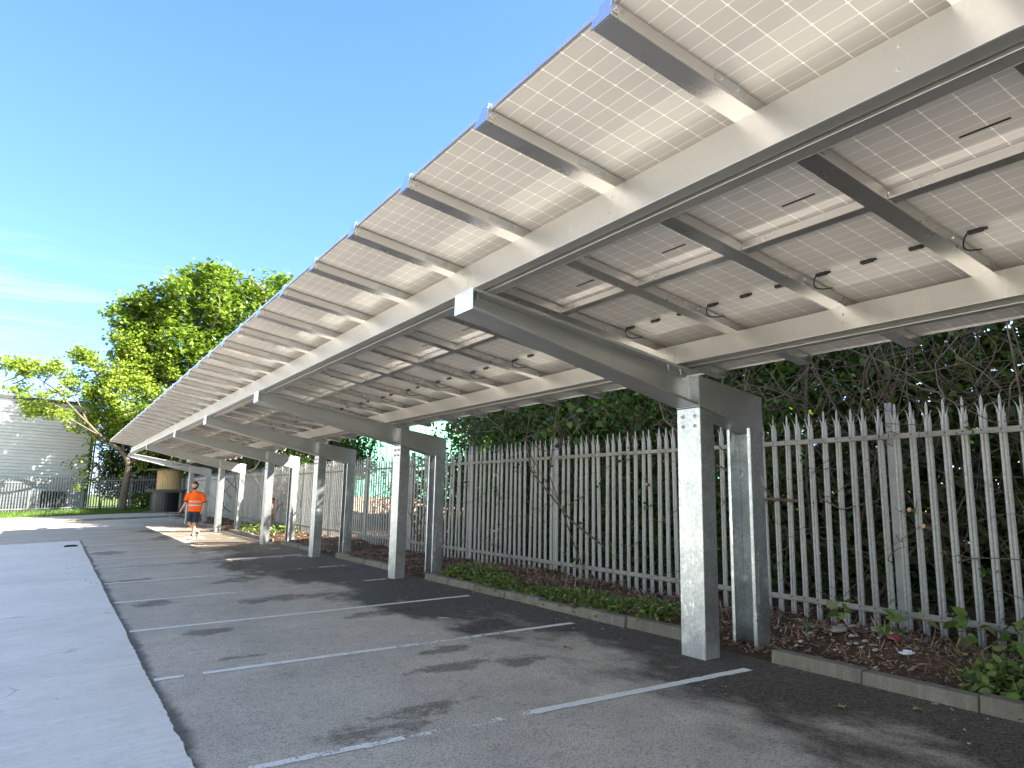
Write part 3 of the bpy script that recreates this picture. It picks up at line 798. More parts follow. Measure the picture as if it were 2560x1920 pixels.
shed = thing('warehouse', (2.1, 62.0, 0.2), 'big warehouse clad in pale grey horizontal ribs with a dark gutter', 'building')
def shed_build():
    c0 = np.array((2.1, 62.0)); d = np.array((-0.9625, -0.2713)); nrm = np.array((0.2713, -0.9625))   # along the face, out of it
    L = 30.0; H0, H1 = 0.0, 7.75
    zb = lift(2.1, 62.0, 0.1)[2]
    P = lambda s, o, z: (c0[0]+d[0]*s+nrm[0]*o, c0[1]+d[1]*s+nrm[1]*o, zb+z)
    holes = [(1.25, 2.98, 0.12, 1.42)]
    mb = MB(); pitch = 0.235
    n = int(H1/pitch)
    def strip(s0, s1, za, zb_):
        k = int(round(za/pitch))
        q = [(za, 0.0), (za+pitch*0.62, 0.0), (za+pitch*0.66, 0.08), (za+pitch*0.90, 0.08), (za+pitch, 0.0)]
        for i in range(4):
            (z0, o0), (z1, o1) = q[i], q[i+1]
            mb.poly([P(s0, -o0, z0), P(s1, -o0, z0), P(s1, -o1, z1), P(s0, -o1, z1)][::-1])
    for k in range(n):
        za = k*pitch
        if za < 1.45 and za > 0.1:
            strip(0, 1.25, za, za+pitch); strip(2.98, L, za, za+pitch)
        else: strip(0, L, za, za+pitch)
    mb.hexa([P(0, -0.1, 0), P(L, -0.1, 0), P(L, -18, 0), P(0, -18, 0), P(0, -0.1, H1), P(L, -0.1, H1), P(L, -18, H1), P(0, -18, H1)])
    build('wall', mb, MT['clad'], shed, lifted=False)
    mb = MB(); z = H1-0.03
    mb.hexa([P(-0.05, 0.14, z), P(L, 0.14, z), P(L, -0.02, z), P(-0.05, -0.02, z), P(-0.05, 0.16, z+0.24), P(L, 0.16, z+0.24), P(L, -0.02, z+0.24), P(-0.05, -0.02, z+0.24)])
    mb.hexa([P(-0.05, -0.03, z+0.03), P(L, -0.03, z+0.03), P(L, -18, z+0.9), P(-0.05, -18, z+0.9), P(-0.05, -0.03, z+0.2), P(L, -0.03, z+0.2), P(L, -18, z+1.1), P(-0.05, -18, z+1.1)])
    build('gutter', mb, MT['gutter'], shed, lifted=False)
    mb = MB(); mb.hexa([P(-0.06, 0.05, 0), P(0.16, 0.05, 0), P(0.16, 0.004, 0), P(-0.06, 0.004, 0), P(-0.06, 0.05, H1-0.05), P(0.16, 0.05, H1-0.05), P(0.16, 0.004, H1-0.05), P(-0.06, 0.004, H1-0.05)])
    mb.cyl(P(-0.16, 0.02, 0), P(-0.16, 0.02, H1), 0.06)
    build('shaded_corner', mb, MT['shade_green'], shed, lifted=False)  # wall edge in shade, painted as a dark green strip beside the pipe
    mb = MB(); mb.hexa([P(1.27, -0.03, 0.13), P(2.96, -0.03, 0.13), P(2.96, -0.05, 0.13), P(1.27, -0.05, 0.13), P(1.27, -0.03, 1.4), P(2.96, -0.03, 1.4), P(2.96, -0.05, 1.4), P(1.27, -0.05, 1.4)])
    build('vent_opening', mb, MT['dark_open'], shed, lifted=False)
shed_build()

teal = thing('industrial_unit', (14.0, 40.0, 0), 'mint green industrial unit with a pale pink brick base beyond the fence', 'building')
def teal_build():
    zb = lift(14, 40, 0)[2]-0.9; x0, x1, y0_, y1 = 14.0, 46.0, 40.0, 64.0
    mb = MB()
    # ribbed near wall and side wall
    def rib_x(za, zc):
        x = x0
        while x < x1:
            mb.poly([(x, y0_, za), (x+0.22, y0_, za), (x+0.22, y0_, zc), (x, y0_, zc)]); mb.poly([(x+0.22, y0_, za), (x+0.26, y0_+0.03, za), (x+0.26, y0_+0.03, zc), (x+0.22, y0_, zc)])
            mb.poly([(x+0.26, y0_+0.03, za), (x+0.32, y0_+0.03, za), (x+0.32, y0_+0.03, zc), (x+0.26, y0_+0.03, zc)]); mb.poly([(x+0.32, y0_+0.03, za), (x+0.36, y0_, za), (x+0.36, y0_, zc), (x+0.32, y0_+0.03, zc)])
            x += 0.36
    rib_x(zb+1.9, zb+8.5)
    mb.box(x0+0.001, x1, y0_+0.05, y1, zb, zb+8.5)
    build('wall', mb, MT['teal'], teal, lifted=False)
    mb = MB(); mb.box(x0-0.03, x1, y0_-0.05, y0_+0.04, zb, zb+1.88); mb.box(x0-0.03, x0-0.002, y0_+0.04, y1, zb, zb+1.88)
    build('plinth', mb, MT['blush'], teal, lifted=False)
    mb = MB(); mb.box(x0-0.15, x1, y0_-0.15, y1+0.1, zb+8.505, zb+8.8)
    build('roof', mb, MT['gutter'], teal, lifted=False)
teal_build()

# ================================================================== TREES AND HEDGES
def bark_mat(name, lo, hi):
    m, nt, out = new_mat(name); g = G(nt); co = g.coord()
    f = g.noise(g.mapping(co, (1, 1, 0.35)), 9, 6, 0.7)
    nt.links.new(g.bsdf(g.ramp(f, [(0.3, lo), (0.7, hi)]), 0.9, 0, 0.2, g.bump(f, 0.5, 0.02)), out.inputs[0]); return m
MT['bark'] = bark_mat('grey brown bark', (0.06, 0.05, 0.038), (0.15, 0.13, 0.10))
MT['twig'] = bark_mat('dry grey twig', (0.065, 0.048, 0.038), (0.16, 0.125, 0.105))
MT['twig_pale'] = bark_mat('pale cut wood', (0.38, 0.25, 0.14), (0.52, 0.36, 0.21))
MT['leaf_syc'] = leaf_mat('fresh sycamore leaf', [(0.11, 0.20, 0.025), (0.18, 0.28, 0.032), (0.26, 0.35, 0.045), (0.34, 0.40, 0.085)], 0.45)
MT['leaf_big'] = leaf_mat('tree leaf green', [(0.06, 0.12, 0.016), (0.10, 0.18, 0.022), (0.16, 0.25, 0.03), (0.22, 0.31, 0.04)], 0.42)
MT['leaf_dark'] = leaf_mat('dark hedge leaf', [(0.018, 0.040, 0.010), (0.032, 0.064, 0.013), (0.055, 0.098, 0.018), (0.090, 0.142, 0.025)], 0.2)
MT['leaf_ivy'] = leaf_mat('hedge leaf mid green', [(0.022, 0.056, 0.011), (0.04, 0.09, 0.015), (0.075, 0.145, 0.022), (0.13, 0.22, 0.035)], 0.3)
MT['leaf_weed'] = leaf_mat('weed leaf', [(0.075, 0.125, 0.03), (0.12, 0.19, 0.045), (0.18, 0.26, 0.065), (0.22, 0.22, 0.09)], 0.3)
MT['mulch'] = leaf_mat('dead leaf and bark litter', [(0.15, 0.085, 0.055), (0.24, 0.135, 0.085), (0.33, 0.205, 0.13), (0.19, 0.125, 0.09), (0.50, 0.38, 0.26)], 0.05, 0.8)
MT['dry_bits'] = leaf_mat('pale bits of leaf and grit', [(0.20, 0.15, 0.09), (0.34, 0.30, 0.22), (0.50, 0.47, 0.42)], 0.05, 0.8)
MT['grass'] = leaf_mat('grass blade', [(0.05, 0.11, 0.014), (0.08, 0.16, 0.02), (0.13, 0.21, 0.03)], 0.35)

def wander(a, b, n=6, amp=0.12, sag=0.0):
    a, b = np.array(a, float), np.array(b, float); L = np.linalg.norm(b-a)
    n = max(n, 7) if L > 0.5 else n
    t = np.linspace(0, 1, n)[:, None]; v = rng.normal(size=(3, 3))
    off = 0.42*np.sin(math.pi*t)*v[0] + 0.20*np.sin(2*math.pi*t)*v[1] + 0.09*np.sin(3*math.pi*t)*v[2]
    return [tuple(p) for p in a + (b-a)*t + off*amp*0.8*L + np.array((0, 0, sag))*L*(t*(1-t))*4]
def wtube(mb, pts, r0, r1, n): mb.tube(pts, list(np.linspace(r0, r1, len(pts))), n)

def LP(*p): return np.array(lift(*p))
def crown_tree(at, label, trunk, limbs, clusters, leafmat, per, size, shape=DI, twig_n=10, cat='tree', group=None, shell=0.35, flat=0.0, rb=0.16):
    t = thing('tree', at, label, cat, group)
    mb = MB()
    mb.tube([LP(*p) for p, r in trunk], [r for p, r in trunk], 10)
    for lm in limbs: mb.tube([LP(*p) for p, r in lm], [r for p, r in lm], 7)
    anchors = [np.array(LP(*p)) for lm in limbs for p, r in lm] + [np.array(LP(*p)) for p, r in trunk[len(trunk)//2:]]
    P = []; S = []
    for (c, r, w) in clusters:
        cc = LP(*c); rr = np.broadcast_to(np.asarray(r, float), (3,))
        a = min(anchors, key=lambda q: np.linalg.norm(q-cc))
        d = np.linalg.norm(a-cc)
        if d > 0.15:
            wtube(mb, wander(a, cc, 6, 0.35, 0.03), min(rb, 0.03+d*0.012), 0.014, 5)
        tips = ball(cc, rr*0.85, twig_n, 0.7)
        for q in tips: wtube(mb, wander(cc, q, 4, 0.3), 0.013, 0.004, 4)
        n = int(per*w*(rr[0]*rr[1]*rr[2])**(2/3))
        # leaves gather round many small sprays so sky shows between them
        ns = max(4, n//14); spr = ball(cc, rr, ns, shell)
        pts = spr[rng.integers(0, ns, n)] + rng.normal(size=(n, 3))*size*1.15*np.array((1, 1, 0.55))
        P.append(pts); S.append(size*(0.65+0.6*rng.random(n)))
    tk = build('trunk', mb, MT['bark'], t, smooth=True, lifted=False)
    leaves('crown', np.concatenate(P), np.concatenate(S), leafmat, t, shape, 0.55, 0.4, flat=flat)
    return t

# sycamore leaning over the far fence: positions follow its limbs
YS = 55.6
def sx(px, py, y=YS):   # plan position of a sight line at distance y, used only to read limb positions off the survey
    r = fwd*FPX + Rv*(px-1280) - Uv*(py-960); k = y/r[1]
    x, z = r[0]*k, CAM_H + r[2]*k
    return (x, y, z - SLA*x - SLB*y)
trunk = [(sx(303, 1276), 0.34), (sx(306, 1262), 0.27), (sx(311, 1225), 0.23), (sx(318, 1190), 0.21), (sx(322, 1162), 0.20), (sx(314, 1140), 0.17), (sx(297, 1122), 0.14), (sx(272, 1106), 0.12)]
limbs = [
 [(sx(272, 1106), .11), (sx(245, 1085, 55.2), .10), (sx(222, 1060, 55.0), .085), (sx(200, 1040, 54.8), .075), (sx(180, 1018, 54.6), .065), (sx(162, 1000, 54.5), .055), (sx(140, 975, 54.3), .04), (sx(110, 955, 54), .03), (sx(70, 930, 54), .015)],
 [(sx(216, 1052, 55), .07), (sx(206, 1028, 55.4), .055), (sx(195, 1005, 55.6), .045), (sx(172, 985, 55.6), .03), (sx(160, 960, 56), .015)],
 [(sx(250, 1090, 55.3), .07), (sx(215, 1070, 54.6), .05), (sx(180, 1050, 54.2), .04), (sx(155, 1020, 54), .02)],
 [(sx(310, 1135), .10), (sx(305, 1090, 56), .08), (sx(285, 1030, 56.4), .06), (sx(255, 970, 56.6), .045), (sx(238, 930, 56.6), .035), (sx(215, 900, 56.6), .02)],
 [(sx(322, 1162), .12), (sx(330, 1120, 56), .09), (sx(335, 1050, 56.5), .07), (sx(330, 980, 57), .05), (sx(320, 900, 57), .03), (sx(310, 850, 57), .015)],
 [(sx(322, 1162), .09), (sx(345, 1145, 55), .07), (sx(375, 1125, 54.8), .04), (sx(400, 1100, 54.6), .02)],
 [(sx(318, 1190), .05), (sx(345, 1178, 55), .03), (sx(368, 1170, 55), .015)],
]
cl = []
for (x, y, r, w) in [(28, 908, 19, 1.1), (62, 912, 17, 1.1), (50, 925, 18, .8), (92, 922, 20, 1.0), (120, 928, 17, .8), (142, 915, 17, 1.1), (160, 945, 18, .7), (190, 893, 17, 1.0), (206, 885, 20, 1.3), (226, 900, 18, 1.0), (246, 912, 15, .7),
                     (10, 966, 13, .5), (40, 968, 13, .5), (75, 975, 15, .6), (104, 992, 14, .6), (38, 985, 11, .5), (70, 1008, 14, .6), (95, 1026, 20, 1.0), (122, 1030, 18, .9), (78, 1030, 14, .6), (150, 985, 18, .6), (180, 965, 18, .6), (195, 942, 18, .7),
                     (228, 975, 22, 1.0), (250, 990, 26, 1.2), (275, 1010, 24, 1.1), (220, 1000, 18, .9), (262, 960, 24, 1.1), (290, 985, 26, 1.1), (275, 925, 25, 1.1), (300, 950, 25, 1.1), (322, 925, 26, 1.1), (345, 960, 26, 1.0), (305, 890, 25, 1.0), (330, 870, 24, 1.0),
                     (360, 905, 26, 1.0), (385, 945, 26, 1.0), (350, 1000, 26, .9), (400, 985, 24, .9), (315, 1030, 25, .9), (345, 1050, 22, .8), (285, 1045, 22, .8), (250, 1040, 18, .7), (225, 1035, 16, .6), (300, 840, 18, .8), (268, 1075, 15, .6),
                     (190, 1080, 13, .4), (170, 1060, 12, .4), (345, 1125, 14, .5), (370, 1135, 16, .6), (345, 1165, 12, .5), (322, 1185, 10, .4), (410, 900, 24, .9), (430, 930, 22, .8), (320, 1140, 8, .3), (250, 1085, 17, .7), (275, 1095, 15, .6), (215, 1055, 17, .8), (300, 1075, 18, .8), (240, 1060, 18, .8), (190, 1035, 15, .7), (265, 1045, 18, .9), (235, 1100, 12, .5), (160, 1040, 13, .6)]:
    d = (YS*0.85+2)/FPX
    dep = {True: -1.2, False: 1.0}[x < 180] + rng.normal()*0.8
    cl.append((sx(x, y, YS+dep), (r*d*1.3, r*d*1.35, r*d*1.05), w))
crown_tree(trunk[0][0], 'sycamore with fresh yellow-green leaves and a bare leaning trunk by the far fence', trunk, limbs, cl, MT['leaf_syc'], 800, 0.17, MAPLE, 5)

# slender sapling against the warehouse corner
yq = 57.0
st = [(sx(250, 1276, yq), .05), (sx(249, 1220, yq), .045), (sx(247, 1160, yq), .035), (sx(248, 1110, yq), .02), (sx(250, 1085, yq), .01)]
cl = [((sx(x, y, yq+rng.normal()*.4)), r*0.027, w) for (x, y, r, w) in [(200, 1150, 17, .8), (175, 1165, 12, .6), (222, 1135, 16, .7), (210, 1185, 18, .8), (240, 1160, 15, .7), (235, 1200, 16, .8), (195, 1210, 14, .6), (215, 1225, 12, .5), (255, 1115, 15, .7), (225, 1110, 14, .5), (262, 1140, 14, .6)]]
crown_tree(st[0][0], 'slender sapling with thin leafy sprays beside the warehouse corner', st, [], cl, MT['leaf_big'], 330, 0.15, MAPLE, 5)

# large broad tree beyond the fence corner
yb = 58.5
tr = [((8.6, yb, 0), .5), ((8.6, yb, 3), .42), ((8.8, yb, 7), .32), ((9.0, yb, 11), .12)]
lb = [[((8.7, yb, 5), .25), ((6.8, yb-1, 8), .17), ((5.2, yb-1, 11), .1), ((4.4, yb-1.5, 13), .05)], [((8.8, yb, 7), .22), ((11, yb-1, 11), .15), ((13, yb-1, 14), .08)], [((8.9, yb, 9), .2), ((8, yb-1, 12), .08)]]
cl = []
for (x, y, r, w) in [(300, 790, 28, .9), (322, 765, 30, 1), (350, 780, 40, 1), (335, 820, 40, 1), (385, 745, 32, 1), (405, 770, 45, 1), (375, 815, 45, 1), (440, 715, 34, 1), (470, 750, 50, 1), (430, 790, 50, 1), (500, 695, 34, 1), (530, 690, 32, 1), (525, 730, 48, 1), (560, 690, 26, .9), (585, 715, 40, 1), (610, 745, 45, 1), (560, 780, 52, 1), (500, 800, 52, 1),
                     (640, 720, 32, 1), (690, 705, 26, 1), (715, 700, 24, .9), (665, 750, 42, 1), (620, 800, 50, 1), (700, 745, 36, 1), (740, 730, 28, .9), (450, 850, 52, 1), (520, 860, 52, 1), (390, 870, 48, 1), (330, 870, 40, 1), (560, 850, 50, 1), (590, 900, 50, .8), (450, 920, 50, .9), (500, 930, 50, .8), (400, 940, 46, .9), (350, 930, 42, .8), (400, 1010, 44, .8), (450, 1000, 44, .8), (360, 1050, 40, .7), (545, 672, 18, .9), (475, 700, 26, .8)]:
    dd = (yb*0.85+4.5)/FPX
    cl.append((sx(x, y, yb+rng.normal()*1.3), (r*dd*1.1, r*dd*1.35, r*dd), w))
crown_tree((8.6, yb, 0), 'tall broad tree with a dense rounded green crown rising above the carport roof', tr, lb, cl, MT['leaf_big'], 340, 0.26, MAPLE, 4)

# other trees behind the fence; the later, mostly hidden ones are added for shade
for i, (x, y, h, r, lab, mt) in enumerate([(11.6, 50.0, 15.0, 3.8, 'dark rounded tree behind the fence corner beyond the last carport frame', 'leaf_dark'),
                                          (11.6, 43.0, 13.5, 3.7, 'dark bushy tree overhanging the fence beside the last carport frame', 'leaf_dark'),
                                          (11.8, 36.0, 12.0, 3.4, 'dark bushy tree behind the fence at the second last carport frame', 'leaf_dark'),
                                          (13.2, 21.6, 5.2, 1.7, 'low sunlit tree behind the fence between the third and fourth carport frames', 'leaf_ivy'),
                                          (14.8, 22.8, 9.5, 2.4, 'unseen tree added for shade behind the hedge right of the mint green building', 'leaf_dark'),
                                          (12.6, 12.8, 11.0, 3.0, 'unseen tall tree added for shade behind the leafy hedge of the first carport bay', 'leaf_dark'),
   (16.6, 25.6, 14.0, 2.8, 'unseen tall dark tree added for shade well behind the fence right of the mint green building', 'leaf_dark'),
   (18.6, 29.6, 15.0, 3.1, 'tallest of the unseen dark trees added for shade beside the mint green building', 'leaf_dark'),
   (12.2, 41.0, 15.0, 3.2, 'tall dark tree added to thicken the shade left of the mint green building', 'leaf_dark')]):
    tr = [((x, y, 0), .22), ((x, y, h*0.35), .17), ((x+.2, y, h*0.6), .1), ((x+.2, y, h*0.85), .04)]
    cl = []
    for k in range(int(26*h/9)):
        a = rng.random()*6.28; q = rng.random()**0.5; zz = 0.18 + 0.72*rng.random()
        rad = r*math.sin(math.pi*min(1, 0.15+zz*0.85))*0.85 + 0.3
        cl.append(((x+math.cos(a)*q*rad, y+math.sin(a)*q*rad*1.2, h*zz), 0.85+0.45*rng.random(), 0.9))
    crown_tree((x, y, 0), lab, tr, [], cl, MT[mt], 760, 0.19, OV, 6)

# --- hedge right behind the fence: one overgrown thicket per stretch
def thicket(name, at, label, cat, x0, x1, ya, yb, h, nleaf, lsize, lmat, ntwig, shape=OV, bare=0.0, back=True, group=None, low=0.0, hf=None, core=900):
    t = thing(name, at, label, cat, group)
    mb = MB()
    for i in range(ntwig):
        y = ya+(yb-ya)*rng.random(); x = x0+(x1-x0)*rng.random()**1.5
        hh = (hf(y) if hf else h)
        a = np.array((x, y, hh*rng.random()*0.7)); d = rng.normal(size=3)*np.array((0.35, 1.0, 0.75)); L = 0.5+2.0*rng.random()
        b = a + d/np.linalg.norm(d)*L; b[0] = min(max(b[0], x0-0.10), x1); b[2] = min(max(b[2], 0.02), hh)
        r = 0.004+0.008*rng.random()**2
        wtube(mb, wander(LP(*a), LP(*b), 6, 0.5, 0.05*rng.normal()), r, r*0.45, 4)
    for i in range(max(6, int((yb-ya)*3.2))):
        y = ya+(yb-ya)*rng.random(); x = x0+0.25+(x1-x0-0.3)*rng.random()*0.7; hh = (hf(y) if hf else h)
        top = (x+rng.normal()*0.5, y+rng.normal()*0.9, hh*(0.7+0.25*rng.random())); r = 0.008+0.013*rng.random()
        pts = wander(LP(x, y, 0), LP(*top), 9, 0.5); mb.tube(pts, list(np.linspace(r, r*0.4, 9)), 6)
        for q in range(4):
            k = rng.integers(3, 8); p0 = np.array(pts[k]); p1 = p0 + rng.normal(size=3)*np.array((0.4, 0.9, 0.6)); p1[0] = max(p1[0], x0+0.12); wtube(mb, wander(p0, p1, 6, 0.45), r*0.5, 0.004, 5)
    build('branches', mb, MT['twig'], t, smooth=True, lifted=False)
    n = nleaf
    y = ya+(yb-ya)*rng.random(n); hh = np.array([hf(q) for q in y]) if hf else np.full(n, h)
    u = rng.random(n)
    if back: x = x0+0.15 + (x1-x0)*(1-(1-u)**(1.0-bare*0.75)*1.0) if bare else x0+0.1+(x1-x0)*u
    else: x = x0+(x1-x0)*u
    if bare: x = x0 + 0.1 + (x1-x0)*np.where(rng.random(n) < bare, 0.45+0.55*u, u)
    z = low+(hh-low)*rng.random(n)**0.85
    P = np.stack([x, y, z], 1)
    P += 0.0
    # gather into sprays
    ns = n//12; ctr = P[:ns]; P = ctr[rng.integers(0, ns, n)] + rng.normal(size=(n, 3))*lsize*np.array((1.1, 1.3, 1.0))
    P[:, 0] = np.maximum(P[:, 0], x0-0.12)
    sz = lsize*(0.6+0.7*rng.random(n))*(1+1.3*np.clip((P[:, 0]-x0-0.5)/(x1-x0), 0, 1))
    if core:
        m = int((yb-ya)*core*1.7); yy = ya+(yb-ya)*rng.random(m); hz = np.array([hf(q) for q in yy]) if hf else np.full(m, h)
        C = np.stack([x0+(x1-x0)*(0.62+0.45*rng.random(m)), yy, low+(hz-low)*0.96*rng.random(m)**(1.0+0.09*h*h/4)], 1)
        P = np.concatenate([P, C]); sz = np.concatenate([sz, 0.13+0.10*rng.random(m)])
    leaves('foliage', lift_np(P), sz, lmat, t, shape, 0.3, 0.6)
    return t
hA = lambda y: 8.3 + 0.5*math.sin(y*1.1) + 0.3*math.sin(y*2.7)
thicket('bramble_thicket', (8.6, 3.0, 0), 'bare twiggy bramble thicket behind the nearest stretch of fence', 'thicket', 7.62, 10.4, -7.0, 6.6, 6, 58000, 0.075, MT['leaf_dark'], 2300, OV, 0.97, hf=hA, core=3600)
hB = lambda y: (7.6 if y < 11 else 7.6-(y-11)*0.9) + 0.35*math.sin(y*1.7) + 0.2*math.sin(y*3.9)
thicket('hedge', (8.6, 10.5, 0), 'leafy dark green hedge behind the fence between the first two carport frames', 'hedge', 7.62, 10.2, 6.6, 15.2, 4.6, 60000, 0.085, MT['leaf_ivy'], 650, OV, 0.55, hf=hB, core=2200)
hC = lambda y: 2.3 + 0.35*math.sin(y*2.1)
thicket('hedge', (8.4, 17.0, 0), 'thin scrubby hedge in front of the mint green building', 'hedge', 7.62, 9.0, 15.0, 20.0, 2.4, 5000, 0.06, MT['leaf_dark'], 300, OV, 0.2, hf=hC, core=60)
hD = lambda y: (2.5 if y < 29.5 else min(8.3, 2.5+(y-29.5)*1.7)) + 0.25*math.sin(y*1.4)
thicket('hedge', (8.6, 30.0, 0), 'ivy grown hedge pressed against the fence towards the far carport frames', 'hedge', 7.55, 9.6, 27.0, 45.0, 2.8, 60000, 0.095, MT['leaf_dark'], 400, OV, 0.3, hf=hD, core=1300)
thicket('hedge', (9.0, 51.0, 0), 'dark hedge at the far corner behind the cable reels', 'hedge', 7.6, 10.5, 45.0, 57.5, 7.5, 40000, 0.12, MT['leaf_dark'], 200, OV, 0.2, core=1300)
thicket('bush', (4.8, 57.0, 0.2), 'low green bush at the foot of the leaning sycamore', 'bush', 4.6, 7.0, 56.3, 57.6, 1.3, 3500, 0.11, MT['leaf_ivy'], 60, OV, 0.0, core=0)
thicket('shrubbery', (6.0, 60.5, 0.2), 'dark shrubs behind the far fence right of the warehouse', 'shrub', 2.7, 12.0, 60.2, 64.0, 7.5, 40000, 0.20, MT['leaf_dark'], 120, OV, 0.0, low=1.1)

# sprays of broader leaves that stand out at the front of the hedge, under the roof edge
def spray(c, r, n, size, mat, shape, label, grp=None):
    t = thing('leafy_branch', c, label, 'branch', grp)
    mb = MB(); p0 = LP(c[0]+0.7, c[1]+0.2, c[2]-0.5)
    P = []
    for k in range(5):
        q = LP(*(np.array(c)+rng.normal(size=3)*r*0.6)); wtube(mb, wander(p0, q, 7, 0.4), 0.009, 0.003, 5)
        m = n//5; P.append(q + rng.normal(size=(m, 3))*r*np.array((0.5, 0.8, 0.6)))
    build('twigs', mb, MT['twig'], t, smooth=True, lifted=False)
    P = np.concatenate(P); leaves('foliage', P, size*(0.7+0.5*rng.random(len(P))), mat, t, shape, 0.2, 1.2)
spray((7.75, 8.75, 2.92), 0.28, 45, 0.12, MT['leaf_ivy'], HEART, 'bright heart-shaped leaves hanging over the fence just beyond the first carport frame')
spray((7.7, 10.2, 2.72), 0.34, 55, 0.12, MT['leaf_ivy'], HEART, 'heart-shaped leaves in shade midway along the hedge')
spray((7.75, 3.55, 3.08), 0.20, 30, 0.085, MT['leaf_ivy'], OV, 'rounded green leaves under the roof edge above the nearest fence post')
spray((7.75, 2.95, 3.0), 0.26, 60, 0.06, MT['leaf_ivy'], OV, 'small pale green leaves under the roof edge at the edge of the view')
spray((7.72, 4.6, 2.95), 0.2, 22, 0.08, MT['leaf_ivy'], OV, 'a few green leaves under the roof edge beside the first carport frame')

# ground cover
def scatter(name, x0, x1, ya, yb, n, size, mat, shape, kind='stuff', dz=0.01, up=1.5, fn=bank, hang=0.0, xpow=1.0, stack=0.0, clump=0):
    if clump:
        c = np.stack([x0+(x1-x0)*rng.random(clump)**xpow, ya+(yb-ya)*rng.random(clump)], 1); k = rng.integers(0, clump, n)
        xy = c[k] + rng.normal(size=(n, 2))*0.09
    else: xy = np.stack([x0+(x1-x0)*rng.random(n)**xpow, ya+(yb-ya)*rng.random(n)], 1)
    z = np.array([fn(a, b) for a, b in xy]) + dz + stack*rng.random(n)
    o = leaves(name, lift_np(np.column_stack([xy, z])), size*(0.5+rng.random(n)), mat, None, shape, up, hang)
    o['kind'] = kind; return o
def near_frame(y): return any(c-0.45 < y < c+0.85 for c in FR_Y)
scatter('leaf_litter', 5.92, 8.6, 1.2, 18, 30000, 0.042, MT['mulch'], OV, dz=0.008, up=2.2, stack=0.02)
scatter('leaf_litter', 5.92, 8.2, 18, 46, 5000, 0.07, MT['mulch'], OV, dz=0.01, up=2.0)
STRAW = np.array([(0, 0, 0), (0.035, 0.5, 0.02), (0, 1.0, 0), (-0.035, 0.5, 0.02)])
scatter('dry_stalks', 6.1, 7.6, 1.5, 13, 2600, 0.14, MT['mulch'], STRAW, dz=0.0, up=0.0, hang=-1.0)
w = scatter('weeds', 5.92, 6.42, 5.9, 11.6, 6500, 0.05, MT['leaf_weed'], OV, dz=0.0, up=0.7, stack=0.13, clump=110, xpow=1.3)
w = scatter('weeds', 5.95, 6.5, 1.3, 3.0, 1500, 0.075, MT['leaf_weed'], OV, dz=0.01, up=0.8, stack=0.14, clump=34, xpow=0.8)
scatter('weeds', 6.6, 7.3, 1.5, 4.6, 260, 0.09, MT['leaf_weed'], HEART, dz=0.02, up=0.6, stack=0.3, clump=12)
scatter('weeds', 5.95, 7.0, 24.5, 29, 1600, 0.09, MT['leaf_weed'], OV, dz=0.02, up=0.6, stack=0.2, clump=60)
BL = np.array([(0.03, 0, 0), (0.02, 0.6, 0.05), (0, 1.0, 0.2), (-0.02, 0.6, 0.05), (-0.03, 0, 0)])
n = 15000
gx = np.where(rng.random(n) < 0.8, -6+13*rng.random(n), -20+14*rng.random(n)); gy = 53.0+5.2*rng.random(n)
gz = np.array([0.07+verge_h(a, b) for a, b in zip(gx, gy)])
n2 = 700; q = np.stack([5.74-1.3*rng.random(n2)**2.2, 1.8+16*rng.random(n2)], 1); ok = [not near_frame(y_) for y_ in q[:, 1]]; q = q[ok]
o = leaves('grit', lift_np(np.column_stack([q, np.full(len(q), 0.006)])), 0.008+0.022*rng.random(len(q))**2, MT['dry_bits'], None, OV, 2.5, 0.0); o['kind'] = 'stuff'
o = leaves('grass', lift_np(np.column_stack([gx, gy, gz])), 0.13+0.17*rng.random(n), MT['grass'], None, BL, 0.0, -1.6); o['kind'] = 'stuff'

# twigs poking out through the fence
tt = thing('twig', (7.45, 3.4, 1.5), 'sawn off brown branch poking through the nearest stretch of fence', 'branch')
mb = MB(); mb.tube([LP(7.6, 5.3, 1.40), LP(7.42, 5.42, 1.41), LP(7.36, 5.75, 1.43), LP(7.35, 5.9, 1.40)], [0.022, 0.02, 0.018, 0.017], 7)
build('stem', mb, MT['twig'], tt, lifted=False)
mb = MB(); p = LP(7.35, 5.9, 1.40); mb.cyl(p, p+np.array((-0.001, 0.006, 0)), 0.0175, n=8); build('cut_end', mb, MT['twig_pale'], tt, lifted=False)
for i, (y, z) in enumerate([(4.05, 1.34), (3.92, 1.18), (7.9, 1.62)]):
    lab = ['pale sawn stub beside the nearest fence post, the upper of two', 'pale sawn stub beside the nearest fence post, the lower of two', 'pale sawn stub among the pales beyond the first carport frame'][i]
    t = thing('cut_stub', (7.46, y, z), lab, 'branch')
    mb = MB(); mb.tube([LP(7.9, y-0.15, z-0.25), LP(7.6, y-0.05, z-0.06), LP(7.37, y, z)], [0.026, 0.024, 0.021], 8); build('stem', mb, MT['twig'], t, lifted=False)
    mb = MB(); p = LP(7.37, y, z); mb.cyl(p, p+np.array((-0.006, 0.001, 0.002)), 0.0225, n=10); build('cut_end', mb, MT['twig_pale'], t, lifted=False)
mb = MB()
for i in range(120):
    y = 1.6+12.5*rng.random(); z = 0.2+2.3*rng.random(); x = 7.62
    d = np.array((-0.35-0.2*rng.random(), rng.normal()*0.35, rng.normal()*0.22)); pts = wander(LP(x, y, z), LP(*(np.array((x, y, z))+d)), 5, 0.35)
    wtube(mb, pts, 0.007, 0.002, 4)
o = build('loose_twigs', mb, MT['twig'], None, lifted=False, smooth=True); o['kind'] = 'stuff'
